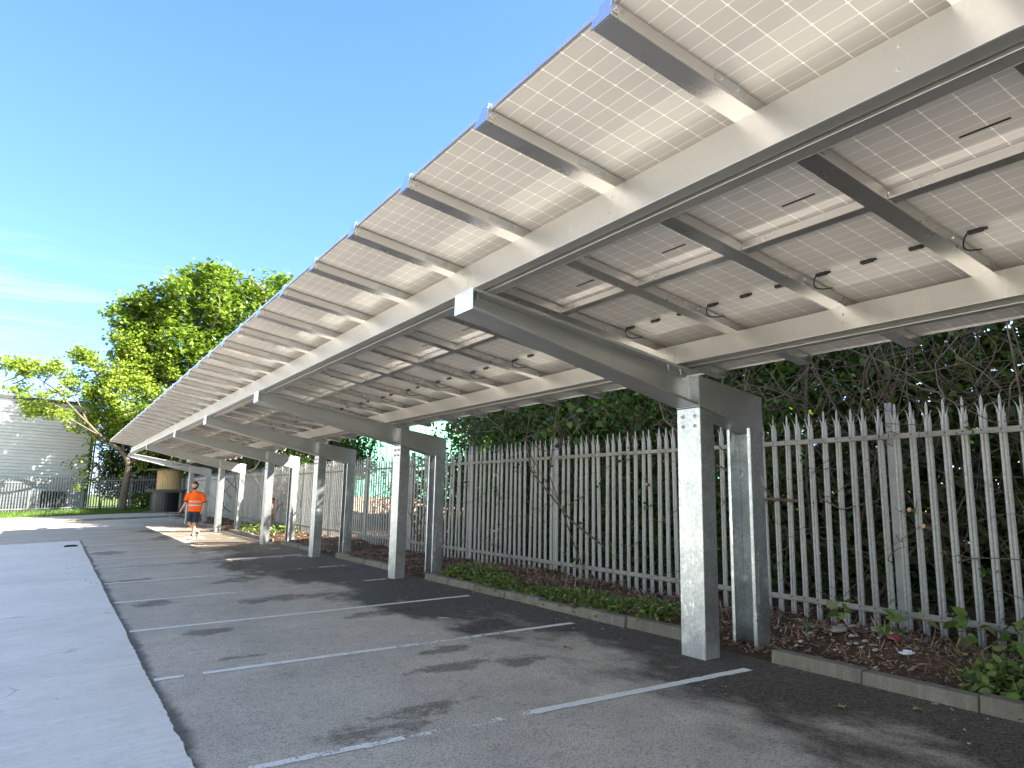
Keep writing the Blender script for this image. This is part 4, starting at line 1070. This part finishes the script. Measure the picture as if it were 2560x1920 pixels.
n = 260; P = np.stack([7.38+0.08*rng.random(n), 1.6+12*rng.random(n), 0.15+2.4*rng.random(n)], 1); P = P[rng.integers(0, 40, n)] + rng.normal(size=(n, 3))*np.array((0.03, 0.06, 0.06))
o = leaves('stray_leaves', lift_np(P), 0.055+0.03*rng.random(n), MT['leaf_ivy'], None, OV, 0.2, 0.5); o['kind'] = 'stuff'

# ================================================================== CABLE REELS
MT['wood'] = bark_mat('weathered reel timber', (0.36, 0.25, 0.12), (0.55, 0.41, 0.22))
MT['wood_grey'] = bark_mat('grey weathered timber', (0.10, 0.085, 0.065), (0.22, 0.19, 0.15))
MT['cable'] = simple('black cable windings', (0.016, 0.017, 0.022), 0.4, 0, 0.5, 0.4, 3)
def reel(at, label, rcore, rfl, h, core_mat, tilt, cap_mat):
    t = thing('cable_reel', at, label, 'cable reel')
    b = np.array(lift(*at)); rot = Matrix.Rotation(tilt, 3, 'Y')
    def tf(mb): mb.v = [tuple(np.array(rot @ Vector(q))+b) for q in mb.v]; return mb
    mb = MB(); n = 34
    for i in range(n):                                   # staves
        a0, a1 = 2*math.pi*i/n+0.012, 2*math.pi*(i+1)/n-0.012; r0 = rcore-0.03; r1 = rcore+0.006*rng.normal()
        q = lambda a, r, z: (r*math.cos(a), r*math.sin(a), z)
        mb.hexa([q(a0, r0, 0.07), q(a1, r0, 0.07), q(a1, r1, 0.07), q(a0, r1, 0.07), q(a0, r0, h-0.07), q(a1, r0, h-0.07), q(a1, r1, h-0.07), q(a0, r1, h-0.07)][::1])
    build('barrel', tf(mb), core_mat, t, lifted=False)
    for z in (0.0, h-0.07):
        mb = MB(); n = 13; w = 2*rfl/n
        for i in range(n):
            y0_ = -rfl+i*w+0.006; y1 = y0_+w-0.012; ym = max(abs(y0_), abs(y1)); L = math.sqrt(max(0.04, rfl*rfl-ym*ym))+0.05*rng.random()
            mb.box(-L, L, y0_, y1, z+0.004*rng.random(), z+0.068)
        mb.box(-rfl*0.92, rfl*0.92, -0.09, 0.09, z+(0.069 if z else -0.03), z+(0.10 if z else -0.001))
        build('flange', tf(mb), cap_mat, t, lifted=False)
    return t
dz0 = 0.07+verge_h(6.2, 53.0)
reel((6.25, 52.6, dz0), 'black cable reel standing on the ground under a wooden reel', 0.86, 1.16, 1.40, MT['cable'], 0.0, MT['wood_grey'])
reel((6.45, 52.7, dz0+1.44), 'bare wooden cable reel stacked on top of a black reel', 0.74, 1.34, 1.38, MT['wood'], -0.03, MT['wood_grey'])

# ================================================================== SMALL THINGS
MT['terracotta'] = simple('brown pink post', (0.30, 0.155, 0.10), 0.8, var=0.2, scale=6)
po = thing('marker_post', (7.0, 27.8, 0.1), 'round pinkish brown post with a black cap beside the fence behind the fourth frame', 'post')
mb = MB(); mb.cyl((7.0, 27.8, 0.05), (7.0, 27.8, 1.18), 0.062, n=16); build('post', mb, MT['terracotta'], po)
mb = MB(); mb.cyl((7.0, 27.8, 1.18), (7.0, 27.8, 1.25), 0.068, n=16); build('cap', mb, MT['black'], po)
mb = MB(); mb.box(0.44, 0.80, 25.75, 25.95, 0.012, 0.05); mb.box(0.50, 0.74, 25.80, 25.90, 0.05, 0.066)
props(build('rubber_block', mb, MT['black'], bevel=0.008), 'small black rubber block lying on the far end of the pale concrete', 'block')

def crumple(name, c, r, col, label, cat, flat=0.4, fn=bank):
    me = bpy.data.meshes.new(name); mb = MB(); n, m_ = 10, 7; zb = (fn(c[0], c[1]) if fn else 0.0)
    for i in range(m_):
        for j in range(n):
            a = 2*math.pi*j/n; ph = math.pi*(i+0.5)/m_; k = r*(0.75+0.5*rng.random())
            mb.v.append((c[0]+k*math.sin(ph)*math.cos(a)*1.3, c[1]+k*math.sin(ph)*math.sin(a), zb+0.012+k*flat*(1+math.cos(ph))*0.7))
    for i in range(m_-1):
        for j in range(n): b = i*n; q = (j+1) % n; mb.f.append((b+j, b+q, b+n+q, b+n+j)); mb.m.append(0)
    mb.f.append(tuple(range(n))); mb.m.append(0); mb.f.append(tuple(range((m_-1)*n, m_*n))[::-1]); mb.m.append(0)
    return props(build(name, mb, simple(name+' surface', col, 0.6, 0, 0.4)), label, cat)
crumple('litter', (6.38, 3.62, 0), 0.055, (0.72, 0.74, 0.76), 'crumpled white litter lying in the dead leaves near the kerb', 'litter')
crumple('wrapper', (6.78, 3.95, 0), 0.05, (0.55, 0.05, 0.16), 'crumpled crimson wrapper among the stalks near the fence', 'wrapper')
crumple('litter', (6.95, 4.1, 0), 0.045, (0.62, 0.60, 0.28), 'pale yellow scrap of litter beside the crimson wrapper', 'litter', 0.3)
crumple('stone', (6.62, 4.42, 0), 0.075, (0.30, 0.28, 0.25), 'pale broken stone on the soil mound by the rear column', 'stone', 0.5)
for i in range(26):
    x, y = 6.2+0.9*rng.random(), 3.9+0.9*rng.random()
    o = crumple('pebble', (x, y, 0), 0.014+0.014*rng.random(), (0.42, 0.40, 0.37), 'pale pebble among many on the soil mound by the nearest rear column', 'pebble', 0.6); o['group'] = 'pebbles on the soil mound'
MT['dry_leaf'] = leaf_mat('dry fallen leaf', [(0.34, 0.23, 0.11), (0.46, 0.34, 0.19), (0.24, 0.12, 0.06)], 0.1, 0.7)
def dry_leaf(x, y, s, label, grp=None):
    mb = MB(); a = rng.random()*6.28; n = 9
    L = []
    for i in range(n+1):
        t = i/n; wv = 0.34*math.sin(math.pi*t)**0.8*(1+0.25*math.sin(t*19)); cz = 0.10*math.sin(t*5+a)+0.06
        L.append((t-0.5, wv, cz))
    P = lambda u, v, z: (x+s*(u*math.cos(a)-v*math.sin(a)), y+s*(u*math.sin(a)+v*math.cos(a)), 0.006+s*z)
    for (u, w_, z) in L: mb.v += [P(u, -w_, z+0.10), P(u, 0, z-0.03), P(u, w_, z+0.13)]
    for i in range(n): b = 3*i; mb.f += [(b, b+3, b+4, b+1), (b+1, b+4, b+5, b+2)]; mb.m += [0, 0]
    o = build('fallen_leaf', mb, MT['dry_leaf'], smooth=True); props(o, label, 'leaf', grp)
    return o
dry_leaf(5.08, 3.40, 0.10, 'large curled tan leaf on the damp tarmac a stride from the kerb end')
dry_leaf(5.64, 2.10, 0.13, 'large pale torn leaf lying against the kerb near the corner of the view')
dry_leaf(5.47, 3.05, 0.07, 'tan leaf on damp tarmac halfway along the first kerbstone')
dry_leaf(4.62, 6.15, 0.12, 'pale leaf alone on the tarmac in front of the hedge side kerb')
for i in range(22):
    x = 4.5+1.2*rng.random(); y = 2.2+11*rng.random()
    if near_frame(y): y += 0.9
    dry_leaf(x, y, 0.03+0.03*rng.random(), 'small dry leaf scattered on the damp tarmac by the kerb', 'small dry leaves on the tarmac')

# ================================================================== PERSON
MT['skin'] = simple('skin', (0.56, 0.30, 0.21), 0.5, 0, 0.4)
MT['orange'] = simple('high visibility orange cloth', (0.95, 0.13, 0.012), 0.75, 0, 0.2, 0.06, 12)
MT['reflective'] = simple('reflective tape', (0.55, 0.55, 0.56), 0.4, 0.2, 0.5)
MT['navy'] = simple('dark slate cloth', (0.030, 0.042, 0.062), 0.8, 0, 0.2, 0.15, 12)
MT['hair'] = simple('brown hair', (0.045, 0.022, 0.012), 0.7, 0, 0.3, 0.3, 60)
MT['boot'] = simple('tan boot', (0.24, 0.19, 0.14), 0.7, 0, 0.3, 0.2, 20)
MT['eye'] = simple('eye white', (0.7, 0.68, 0.65), 0.3)
MT['lips'] = simple('lips', (0.34, 0.12, 0.09), 0.5)

def skin_obj(name, chains, mat, parent, basis, sub=2):
    """chains: list of (points, radii); points share vertices when equal; grown with a skin modifier"""
    V = []; E = []; Rr = []; key = {}
    roots = []
    for ci, (pts, rad) in enumerate(chains):
        prev = None
        for i, (p, r) in enumerate(zip(pts, rad)):
            k = tuple(round(c, 4) for c in p)
            if k in key: vi = key[k]
            else:
                vi = len(V); key[k] = vi; V.append(p); Rr.append(r if isinstance(r, tuple) else (r, r))
                if prev is None: roots.append(vi)
            if prev is not None: E.append((prev, vi))
            prev = vi
    me = bpy.data.meshes.new(name); me.from_pydata([tuple(basis @ Vector(p)) for p in V], E, [])
    me.materials.append(mat)
    o = bpy.data.objects.new(name, me); COL.objects.link(o); o.parent = parent
    md = o.modifiers.new('skin', 'SKIN'); md.use_smooth_shade = True; md.branch_smoothing = 0.6
    if not me.skin_vertices: me.attributes.new if False else None
    bpy.context.view_layer.objects.active = o
    lay = me.skin_vertices[0].data if me.skin_vertices else None
    if lay is None:
        me.skin_vertices.new() if hasattr(me.skin_vertices, 'new') else None
        lay = me.skin_vertices[0].data
    for i, r in enumerate(Rr): lay[i].radius = r; lay[i].use_root = i in roots
    s = o.modifiers.new('smooth', 'SUBSURF'); s.levels = sub; s.render_levels = sub
    return o

def loft(name, rings, mat, parent, basis, n=20, sub=1, cap=True, solid=0.0):
    """rings: (centre, half width x, half depth y, optional tilt vector) -> smooth tube"""
    mb = MB()
    for (c, hx, hy, *rest) in rings:
        ax = Vector(rest[0]).normalized() if rest else Vector((0, 0, 1))
        xa = Vector((1, 0, 0)); xa = (xa-ax*xa.dot(ax)).normalized(); ya = ax.cross(xa)
        for k in range(n):
            t = 2*math.pi*k/n
            mb.v.append(tuple(basis @ (Vector(c)+xa*hx*math.cos(t)+ya*hy*math.sin(t))))
    for i in range(len(rings)-1):
        for k in range(n):
            j = (k+1) % n; q = i*n; mb.f.append((q+k, q+j, q+n+j, q+n+k)); mb.m.append(0)
    if cap:
        mb.f.append(tuple(range(n-1, -1, -1))); e = (len(rings)-1)*n; mb.f.append(tuple(range(e, e+n))); mb.m += [0, 0]
    me = raw_mesh(name, mb.v, mb.f, mat, mb.m, True)
    o = bpy.data.objects.new(name, me); COL.objects.link(o); o.parent = parent
    if solid: md = o.modifiers.new('cloth', 'SOLIDIFY'); md.thickness = solid; md.offset = 1
    if sub: md = o.modifiers.new('smooth', 'SUBSURF'); md.levels = sub; md.render_levels = sub
    return o

def person():
    at = (3.99, 26.0, 0.0)
    t = thing('person', at, 'bearded person in orange reflective t-shirt and dark shorts walking under the carport', 'person')
    # body axes: x to the viewer's right, y away from the viewer, z up; the man faces the viewer and a little to the left
    px_ = Vector((cy, -sy, 0)); py_ = Vector((sy, cy, 0))
    B = Matrix((px_, py_, Vector((0, 0, 1)))).transposed()
    S = 1.0
    # joints (metres); right hand of the man is on the left of the picture
    neck = (0.02, 0.0, 1.57); chest = (0.03, 0.01, 1.40); belly = (0.03, 0.02, 1.16); pelvis = (0.03, 0.03, 0.98)
    shR = (-0.165, 0.0, 1.49); shL = (0.225, 0.02, 1.48)
    elR = (-0.255, -0.02, 1.20); wrR = (-0.365, -0.08, 0.965)
    elL = (0.285, 0.10, 1.19); wrL = (0.245, 0.06, 0.93)
    hipR = (-0.065, 0.02, 0.94); hipL = (0.125, 0.03, 0.94)
    knR = (-0.075, -0.06, 0.53); anR = (0.085, 0.30, 0.20)     # trailing leg, heel lifted
    knL = (0.105, -0.08, 0.51); anL = (0.045, -0.02, 0.09)      # standing leg
    ch = [
     ([pelvis, belly, chest, neck, (0.005, -0.015, 1.655)], [(0.135, 0.10), (0.15, 0.115), (0.155, 0.115), (0.062, 0.062), (0.056, 0.058)]),
     ([chest, shR, (-0.22, -0.005, 1.34), elR, (-0.315, -0.05, 1.08), wrR, (-0.385, -0.10, 0.92), (-0.398, -0.115, 0.885)], [0.1, 0.068, 0.056, 0.046, 0.042, 0.029, (0.026, 0.036), (0.018, 0.034)]),
     ([chest, shL, (0.262, 0.06, 1.33), elL, (0.272, 0.09, 1.06), wrL, (0.24, 0.04, 0.885), (0.236, 0.03, 0.85)], [0.1, 0.068, 0.056, 0.046, 0.042, 0.029, (0.026, 0.036), (0.018, 0.034)]),
     ([pelvis, hipR, (-0.075, -0.02, 0.74), knR, (-0.01, 0.13, 0.38), anR], [0.13, 0.098, 0.082, 0.058, 0.056, 0.036]),
     ([pelvis, hipL, (0.12, -0.03, 0.74), knL, (0.085, -0.035, 0.31), anL], [0.13, 0.098, 0.082, 0.058, 0.056, 0.036]),
    ]
    # fingers and thumbs: separate chains rooted inside the palms
    def fingers(wr, palm, tip, side):
        wr, palm, tip = Vector(wr), Vector(palm), Vector(tip); d = (tip-palm).normalized(); s_ = Vector(side).normalized(); curl = d.cross(s_).normalized()
        out = []
        for i, L in enumerate((0.066, 0.078, 0.072, 0.056)):
            o0 = tip - d*0.012 + s_*(-0.027+0.018*i); a = o0 + d*L*0.5 + curl*0.004*(i+1); b = a + d*L*0.38 + curl*0.020; 
            out.append(([tuple(o0), tuple(a), tuple(b)], [0.0092, 0.0085, 0.007]))
        o0 = wr + (palm-wr)*0.6 - s_*0.02; a = o0 - s_*0.032 + d*0.02; b = a + d*0.036 - s_*0.004 + curl*0.008
        out.append(([tuple(o0), tuple(a), tuple(b)], [0.013, 0.0105, 0.0085]))
        return out
    ch += fingers(wrR, (-0.385, -0.10, 0.92), (-0.398, -0.115, 0.885), (0.55, -0.8, -0.1))
    ch += fingers(wrL, (0.24, 0.04, 0.885), (0.236, 0.03, 0.85), (0.45, -0.88, 0.1))
    # head: turned to the viewer's left and down
    hx = Vector((0.92, -0.38, -0.0)).normalized()   # to the man's left ear (viewer's right)
    hf = Vector((-0.36, -0.90, -0.14)).normalized(); hx = (hx-hf*hx.dot(hf)).normalized(); hu = hx.cross(hf).normalized()
    if hu.z < 0: hu = -hu
    hc = Vector((0.0, -0.025, 1.755))
    Hh = lambda a, b, c: tuple(hc + hx*a + hf*b + hu*c)
    body = skin_obj('body', ch, MT['skin'], t, B, 2)
    # head surface, joined to the neck, as part of the body mesh would be; a lofted head with face
    mb = MB(); n = 28; m = 20
    for i in range(m+1):
        ph = math.pi*i/m; c = math.cos(ph); s_ = math.sin(ph)
        for k in range(n):
            th = 2*math.pi*k/n; x = math.sin(th); y = math.cos(th)      # y front
            z = c*0.122
            w_ = 0.076*(1-0.20*max(0, -c)**1.5); d_ = 0.098
            q = s_**0.82
            yy = y*d_*q; xx = x*w_*q
            if c < -0.15 and y < 0: yy *= 1-0.30*min(1, (-c-0.15)/0.6)     # nape
            f = max(0, y)**6
            nose = math.exp(-((c+0.10)/0.17)**2)*math.exp(-(x/0.16)**2)*max(0, y); yy += 0.026*nose
            brow = math.exp(-((c-0.20)/0.10)**2)*max(0, y)**2; yy += 0.005*brow
            eye = math.exp(-((c-0.07)/0.09)**2)*math.exp(-((abs(x)-0.42)/0.18)**2)*max(0, y); yy -= 0.012*eye
            chin = math.exp(-((c+0.82)/0.15)**2)*max(0, y)**2; yy += 0.012*chin
            mb.v.append(tuple(B @ Vector(Hh(xx, yy, z))))
    for i in range(m):
        for k in range(n): j = (k+1) % n; q = i*n; mb.f.append((q+k, q+n+k, q+n+j, q+j)); mb.m.append(0)
    for sd in (-1, 1):
        b0 = len(mb.v)
        for i in range(7):
            a = math.pi*2*i/7; mb.v.append(tuple(B @ Vector(Hh(sd*0.074, -0.004+0.016*math.cos(a), 0.004+0.030*math.sin(a))))); mb.v.append(tuple(B @ Vector(Hh(sd*0.092, -0.016+0.018*math.cos(a), 0.006+0.034*math.sin(a)))))
        for i in range(7): j = (i+1) % 7; mb.f.append((b0+2*i, b0+2*j, b0+2*j+1, b0+2*i+1)); mb.m.append(0)
        mb.f.append(tuple(b0+2*i+1 for i in range(7))); mb.m.append(0)
    me = raw_mesh('head', mb.v, mb.f, MT['skin'], mb.m, True); hd = bpy.data.objects.new('head', me); COL.objects.link(hd); hd.parent = t
    def patch(name, mat, test, off, parent):
        pm_ = MB(); idx = {}
        keep = []
        for i in range(m):
            for k in range(n):
                cc = math.cos(math.pi*(i+0.5)/m); th = 2*math.pi*(k+0.5)/n
                if test(math.sin(th), math.cos(th), cc): keep.append((i, k))
        vv = [np.array(q) for q in mb.v]; ctr = np.array(B @ hc)
        for (i, k) in keep:
            j = (k+1) % n
            f = []
            for (ii, kk) in ((i, k), (i+1, k), (i+1, j), (i, j)):
                if (ii, kk) not in idx:
                    p = vv[ii*n+kk]; d = p-ctr; L = np.linalg.norm(d); idx[(ii, kk)] = len(pm_.v); pm_.v.append(tuple(ctr+d*(1+(off*(0.8+0.4*rng.random()))/max(L, 0.01))))
                f.append(idx[(ii, kk)])
            pm_.f.append(tuple(f)); pm_.m.append(0)
        me = raw_mesh(name, pm_.v, pm_.f, mat, pm_.m, True); o = bpy.data.objects.new(name, me); COL.objects.link(o); o.parent = parent
        md = o.modifiers.new('thick', 'SOLIDIFY'); md.thickness = 0.008; md.offset = -1
        return o
    patch('hair', MT['hair'], lambda x, y, c: (c > 0.62 and y > 0) or (y <= 0.0 and c > -0.45) or (y < 0.25 and c > 0.3 and abs(x) > 0.85), 0.020, t)
    patch('beard', MT['hair'], lambda x, y, c: y > 0.0 and c < -0.42 and not (abs(x) < 0.30 and -0.55 < c < -0.45) or (y > 0.1 and abs(x) > 0.85 and -0.45 < c < -0.15), 0.014, t)
    for sd in (-1, 1):
        e = MB(); p = B @ Vector(Hh(sd*0.031, 0.083, 0.009)); e.lathe([(0.002, -0.008), (0.010, -0.005), (0.012, 0), (0.010, 0.005), (0.002, 0.008)], tuple(p), 10)
        me = raw_mesh('eye', e.v, e.f, MT['eye'], e.m, True); o = bpy.data.objects.new('eye', me); COL.objects.link(o); o.parent = hd
    e = MB(); q = [B @ Vector(Hh(a, 0.094-abs(a)*0.3, -0.055)) for a in (-0.022, -0.01, 0, 0.01, 0.022)]; e.tube(q, [0.002, 0.005, 0.006, 0.005, 0.002], 6)
    me = raw_mesh('mouth', e.v, e.f, MT['lips'], e.m, True); o = bpy.data.objects.new('mouth', me); COL.objects.link(o); o.parent = hd
    # t-shirt
    rings = [((0.035, 0.03, 0.90), 0.200, 0.140), ((0.035, 0.03, 0.98), 0.202, 0.148), ((0.03, 0.022, 1.10), 0.200, 0.152), ((0.03, 0.018, 1.22), 0.203, 0.150), ((0.03, 0.012, 1.34), 0.213, 0.146), ((0.03, 0.008, 1.43), 0.215, 0.132), ((0.03, 0.006, 1.50), 0.188, 0.108), ((0.025, 0.004, 1.555), 0.120, 0.085), ((0.02, 0.0, 1.585), 0.075, 0.072)]
    sh = loft('t_shirt', rings, MT['orange'], t, B, 24, 1, False, 0.006)
    for (a, b, c) in ((shR, (-0.222, -0.005, 1.35), (-0.262, -0.02, 1.235)), (shL, (0.265, 0.055, 1.34), (0.296, 0.09, 1.225))):
        ax = (Vector(c)-Vector(a)).normalized(); sd = -1 if a[0] < 0 else 1
        s0 = tuple(Vector(a)-ax*0.03+Vector((-sd*0.05, 0, 0)))
        loft('sleeve', [(s0, 0.085, 0.085, ax), (a, 0.090, 0.088, ax), (b, 0.083, 0.083, ax), (c, 0.080, 0.080, ax)], MT['orange'], sh, B, 16, 1, False, 0.006)
        loft('cuff', [(tuple(Vector(c)-ax*0.022), 0.083, 0.083, ax), (tuple(Vector(c)+ax*0.006), 0.083, 0.083, ax)], MT['black'], sh, B, 16, 0, False, 0.006)
        loft('shoulder_patch', [(tuple(Vector(a)+Vector((-sd*0.005, 0.01, 0.052))), 0.036, 0.06, (sd*0.6, 0, 0.8)), (tuple(Vector(a)+Vector((sd*0.0, 0.01, 0.060))), 0.02, 0.04, (sd*0.6, 0, 0.8))], MT['black'], sh, B, 12, 0, True)
    for z in (1.235, 1.115):
        loft('reflective_band', [((0.03, 0.018, z-0.024), 0.2105, 0.160), ((0.03, 0.018, z+0.024), 0.2115, 0.160)], MT['reflective'], sh, B, 24, 0, False, 0.003)
    loft('hem', [((0.035, 0.03, 0.893), 0.206, 0.146), ((0.035, 0.03, 0.906), 0.207, 0.147)], MT['black'], sh, B, 24, 0, False, 0.002)
    # shorts
    s1 = loft('shorts', [((0.03, 0.03, 0.80), 0.195, 0.125), ((0.03, 0.03, 0.88), 0.196, 0.135), ((0.03, 0.03, 0.95), 0.185, 0.128)], MT['navy'], t, B, 24, 1, False, 0.005)
    for (h_, k_, sd) in ((hipR, knR, -1), (hipL, knL, 1)):
        h_, k_ = Vector(h_), Vector(k_); ax = (k_-h_).normalized()
        loft('shorts_leg', [(tuple(h_+Vector((0, 0, -0.04))), 0.105, 0.12, ax), (tuple(h_+(k_-h_)*0.45), 0.104, 0.112, ax), (tuple(h_+(k_-h_)*0.78), 0.101, 0.108, ax), (tuple(h_+(k_-h_)*0.93), 0.100, 0.107, ax)], MT['navy'], s1, B, 18, 1, False, 0.005)
    # socks and boots
    def boot(an, fdir, udir):
        an = Vector(an); f = Vector(fdir).normalized(); u = Vector(udir); u = (u-f*u.dot(f)).normalized(); w_ = f.cross(u)
        mb_ = MB()
        sec = [(-0.075, 0.030, 0.055, -0.085), (-0.06, 0.040, 0.05, -0.088), (0.0, 0.043, 0.04, -0.088), (0.06, 0.044, -0.005, -0.088), (0.12, 0.050, -0.030, -0.088), (0.175, 0.046, -0.045, -0.086), (0.205, 0.026, -0.055, -0.080)]
        nn = 14
        for (a, hw, top, bot) in sec:
            for k in range(nn):
                tt_ = 2*math.pi*k/nn; cz = (top+bot)/2; hz = (top-bot)/2
                p = an + f*a + w_*hw*math.copysign(abs(math.cos(tt_))**0.75, math.cos(tt_)) + u*(cz+hz*math.copysign(abs(math.sin(tt_))**0.7, math.sin(tt_)))
                mb_.v.append(tuple(B @ p))
        for i in range(len(sec)-1):
            for k in range(nn): j = (k+1) % nn; q = i*nn; mb_.f.append((q+k, q+j, q+nn+j, q+nn+k)); mb_.m.append(0)
        mb_.f.append(tuple(range(nn-1, -1, -1))); e = (len(sec)-1)*nn; mb_.f.append(tuple(range(e, e+nn))); mb_.m += [0, 0]
        me = raw_mesh('boot', mb_.v, mb_.f, MT['boot'], mb_.m, True); o = bpy.data.objects.new('boot', me); COL.objects.link(o); o.parent = t
        mb_ = MB(); mb_.tube([B @ (an+u*-0.01), B @ (an+u*0.09)], [0.047, 0.045], 12)
        me = raw_mesh('sock', mb_.v, mb_.f, MT['navy'], mb_.m, True); o = bpy.data.objects.new('sock', me); COL.objects.link(o); o.parent = t
    boot(anL, (-0.35, -0.93, 0.0), (0, 0, 1))
    boot(anR, (0.02, -0.50, -0.86), (-0.1, -0.85, 0.5))
    # crossfall of the ground under the standing boot
    t.location.z += 0.002
person()

# ================================================================== SKY AND SUN
SUN = Vector((1.0, -0.9, 1.138)).normalized()
el = math.asin(SUN.z); az = math.atan2(SUN.x, SUN.y)
wd = bpy.data.worlds.new('World'); sc.world = wd; wd.use_nodes = True
nt = wd.node_tree; nt.nodes.clear(); g = G(nt)
sk = g.n('TexSky'); sk.sky_type = 'NISHITA'; sk.sun_disc = False; sk.sun_elevation = el; sk.sun_rotation = az
sk.air_density = 0.9; sk.dust_density = 0.3; sk.ozone_density = 1.3; sk.altitude = 50
co = g.coord('Generated')
s = g.n('SeparateXYZ'); g.set(s.inputs[0], co)
zz = g.math('MAXIMUM', s.outputs[2], 0.04)
pl = g.n('CombineXYZ'); g.set(pl.inputs[0], g.math('DIVIDE', s.outputs[0], zz)); g.set(pl.inputs[1], g.math('DIVIDE', s.outputs[1], zz))
ci = g.noise(g.mapping(pl.outputs[0], (0.75, 1.5, 1), loc=(1.3, 0.4, 0), rot=(0, 0, 0.12)), 1.25, 8, 0.6, 0.8)
msk = g.math('MULTIPLY', g.step(ci, 0.47, 0.68), g.math('MULTIPLY', g.step(s.outputs[2], 0.33, 0.24), g.step(s.outputs[0], 0.30, -0.10)))
hs = g.n('HueSaturation'); hs.inputs['Saturation'].default_value = 1.05; g.set(hs.inputs['Color'], sk.outputs[0])
# sky tinted blue where the camera looks, warm out of view to neutralise the light
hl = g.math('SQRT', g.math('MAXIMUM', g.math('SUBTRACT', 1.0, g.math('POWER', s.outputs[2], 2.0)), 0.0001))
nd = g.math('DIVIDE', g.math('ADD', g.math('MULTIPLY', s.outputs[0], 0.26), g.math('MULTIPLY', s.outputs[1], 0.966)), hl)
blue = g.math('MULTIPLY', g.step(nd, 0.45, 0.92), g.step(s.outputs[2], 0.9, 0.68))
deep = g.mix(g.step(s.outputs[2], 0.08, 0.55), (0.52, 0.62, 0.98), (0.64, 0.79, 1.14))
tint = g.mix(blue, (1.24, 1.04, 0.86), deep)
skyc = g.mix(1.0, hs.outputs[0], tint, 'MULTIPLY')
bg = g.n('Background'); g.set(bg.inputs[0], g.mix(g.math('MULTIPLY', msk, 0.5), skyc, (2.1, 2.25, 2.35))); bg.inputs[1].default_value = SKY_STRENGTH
out = g.n('OutputWorld'); nt.links.new(bg.outputs[0], out.inputs[0])
sl = bpy.data.lights.new('sun', 'SUN'); sl.energy = SUN_STRENGTH; sl.angle = R(0.5); sl.color = (1.0, 0.91, 0.78)
so = bpy.data.objects.new('sun', sl); COL.objects.link(so)
so.rotation_euler = SUN.to_track_quat('Z', 'Y').to_euler(); so.location = (0, 0, 30)
sc.view_settings.view_transform = 'Standard'; sc.view_settings.look = 'None'; sc.view_settings.gamma = 1.0
sc.view_settings.exposure = EXPOSURE
sc.cycles.max_bounces = 8; sc.cycles.diffuse_bounces = 4; sc.cycles.transparent_max_bounces = 16
sc.cycles.sample_clamp_indirect = 6.0
for o in sc.objects:
    if '_at' in o: del o['_at']
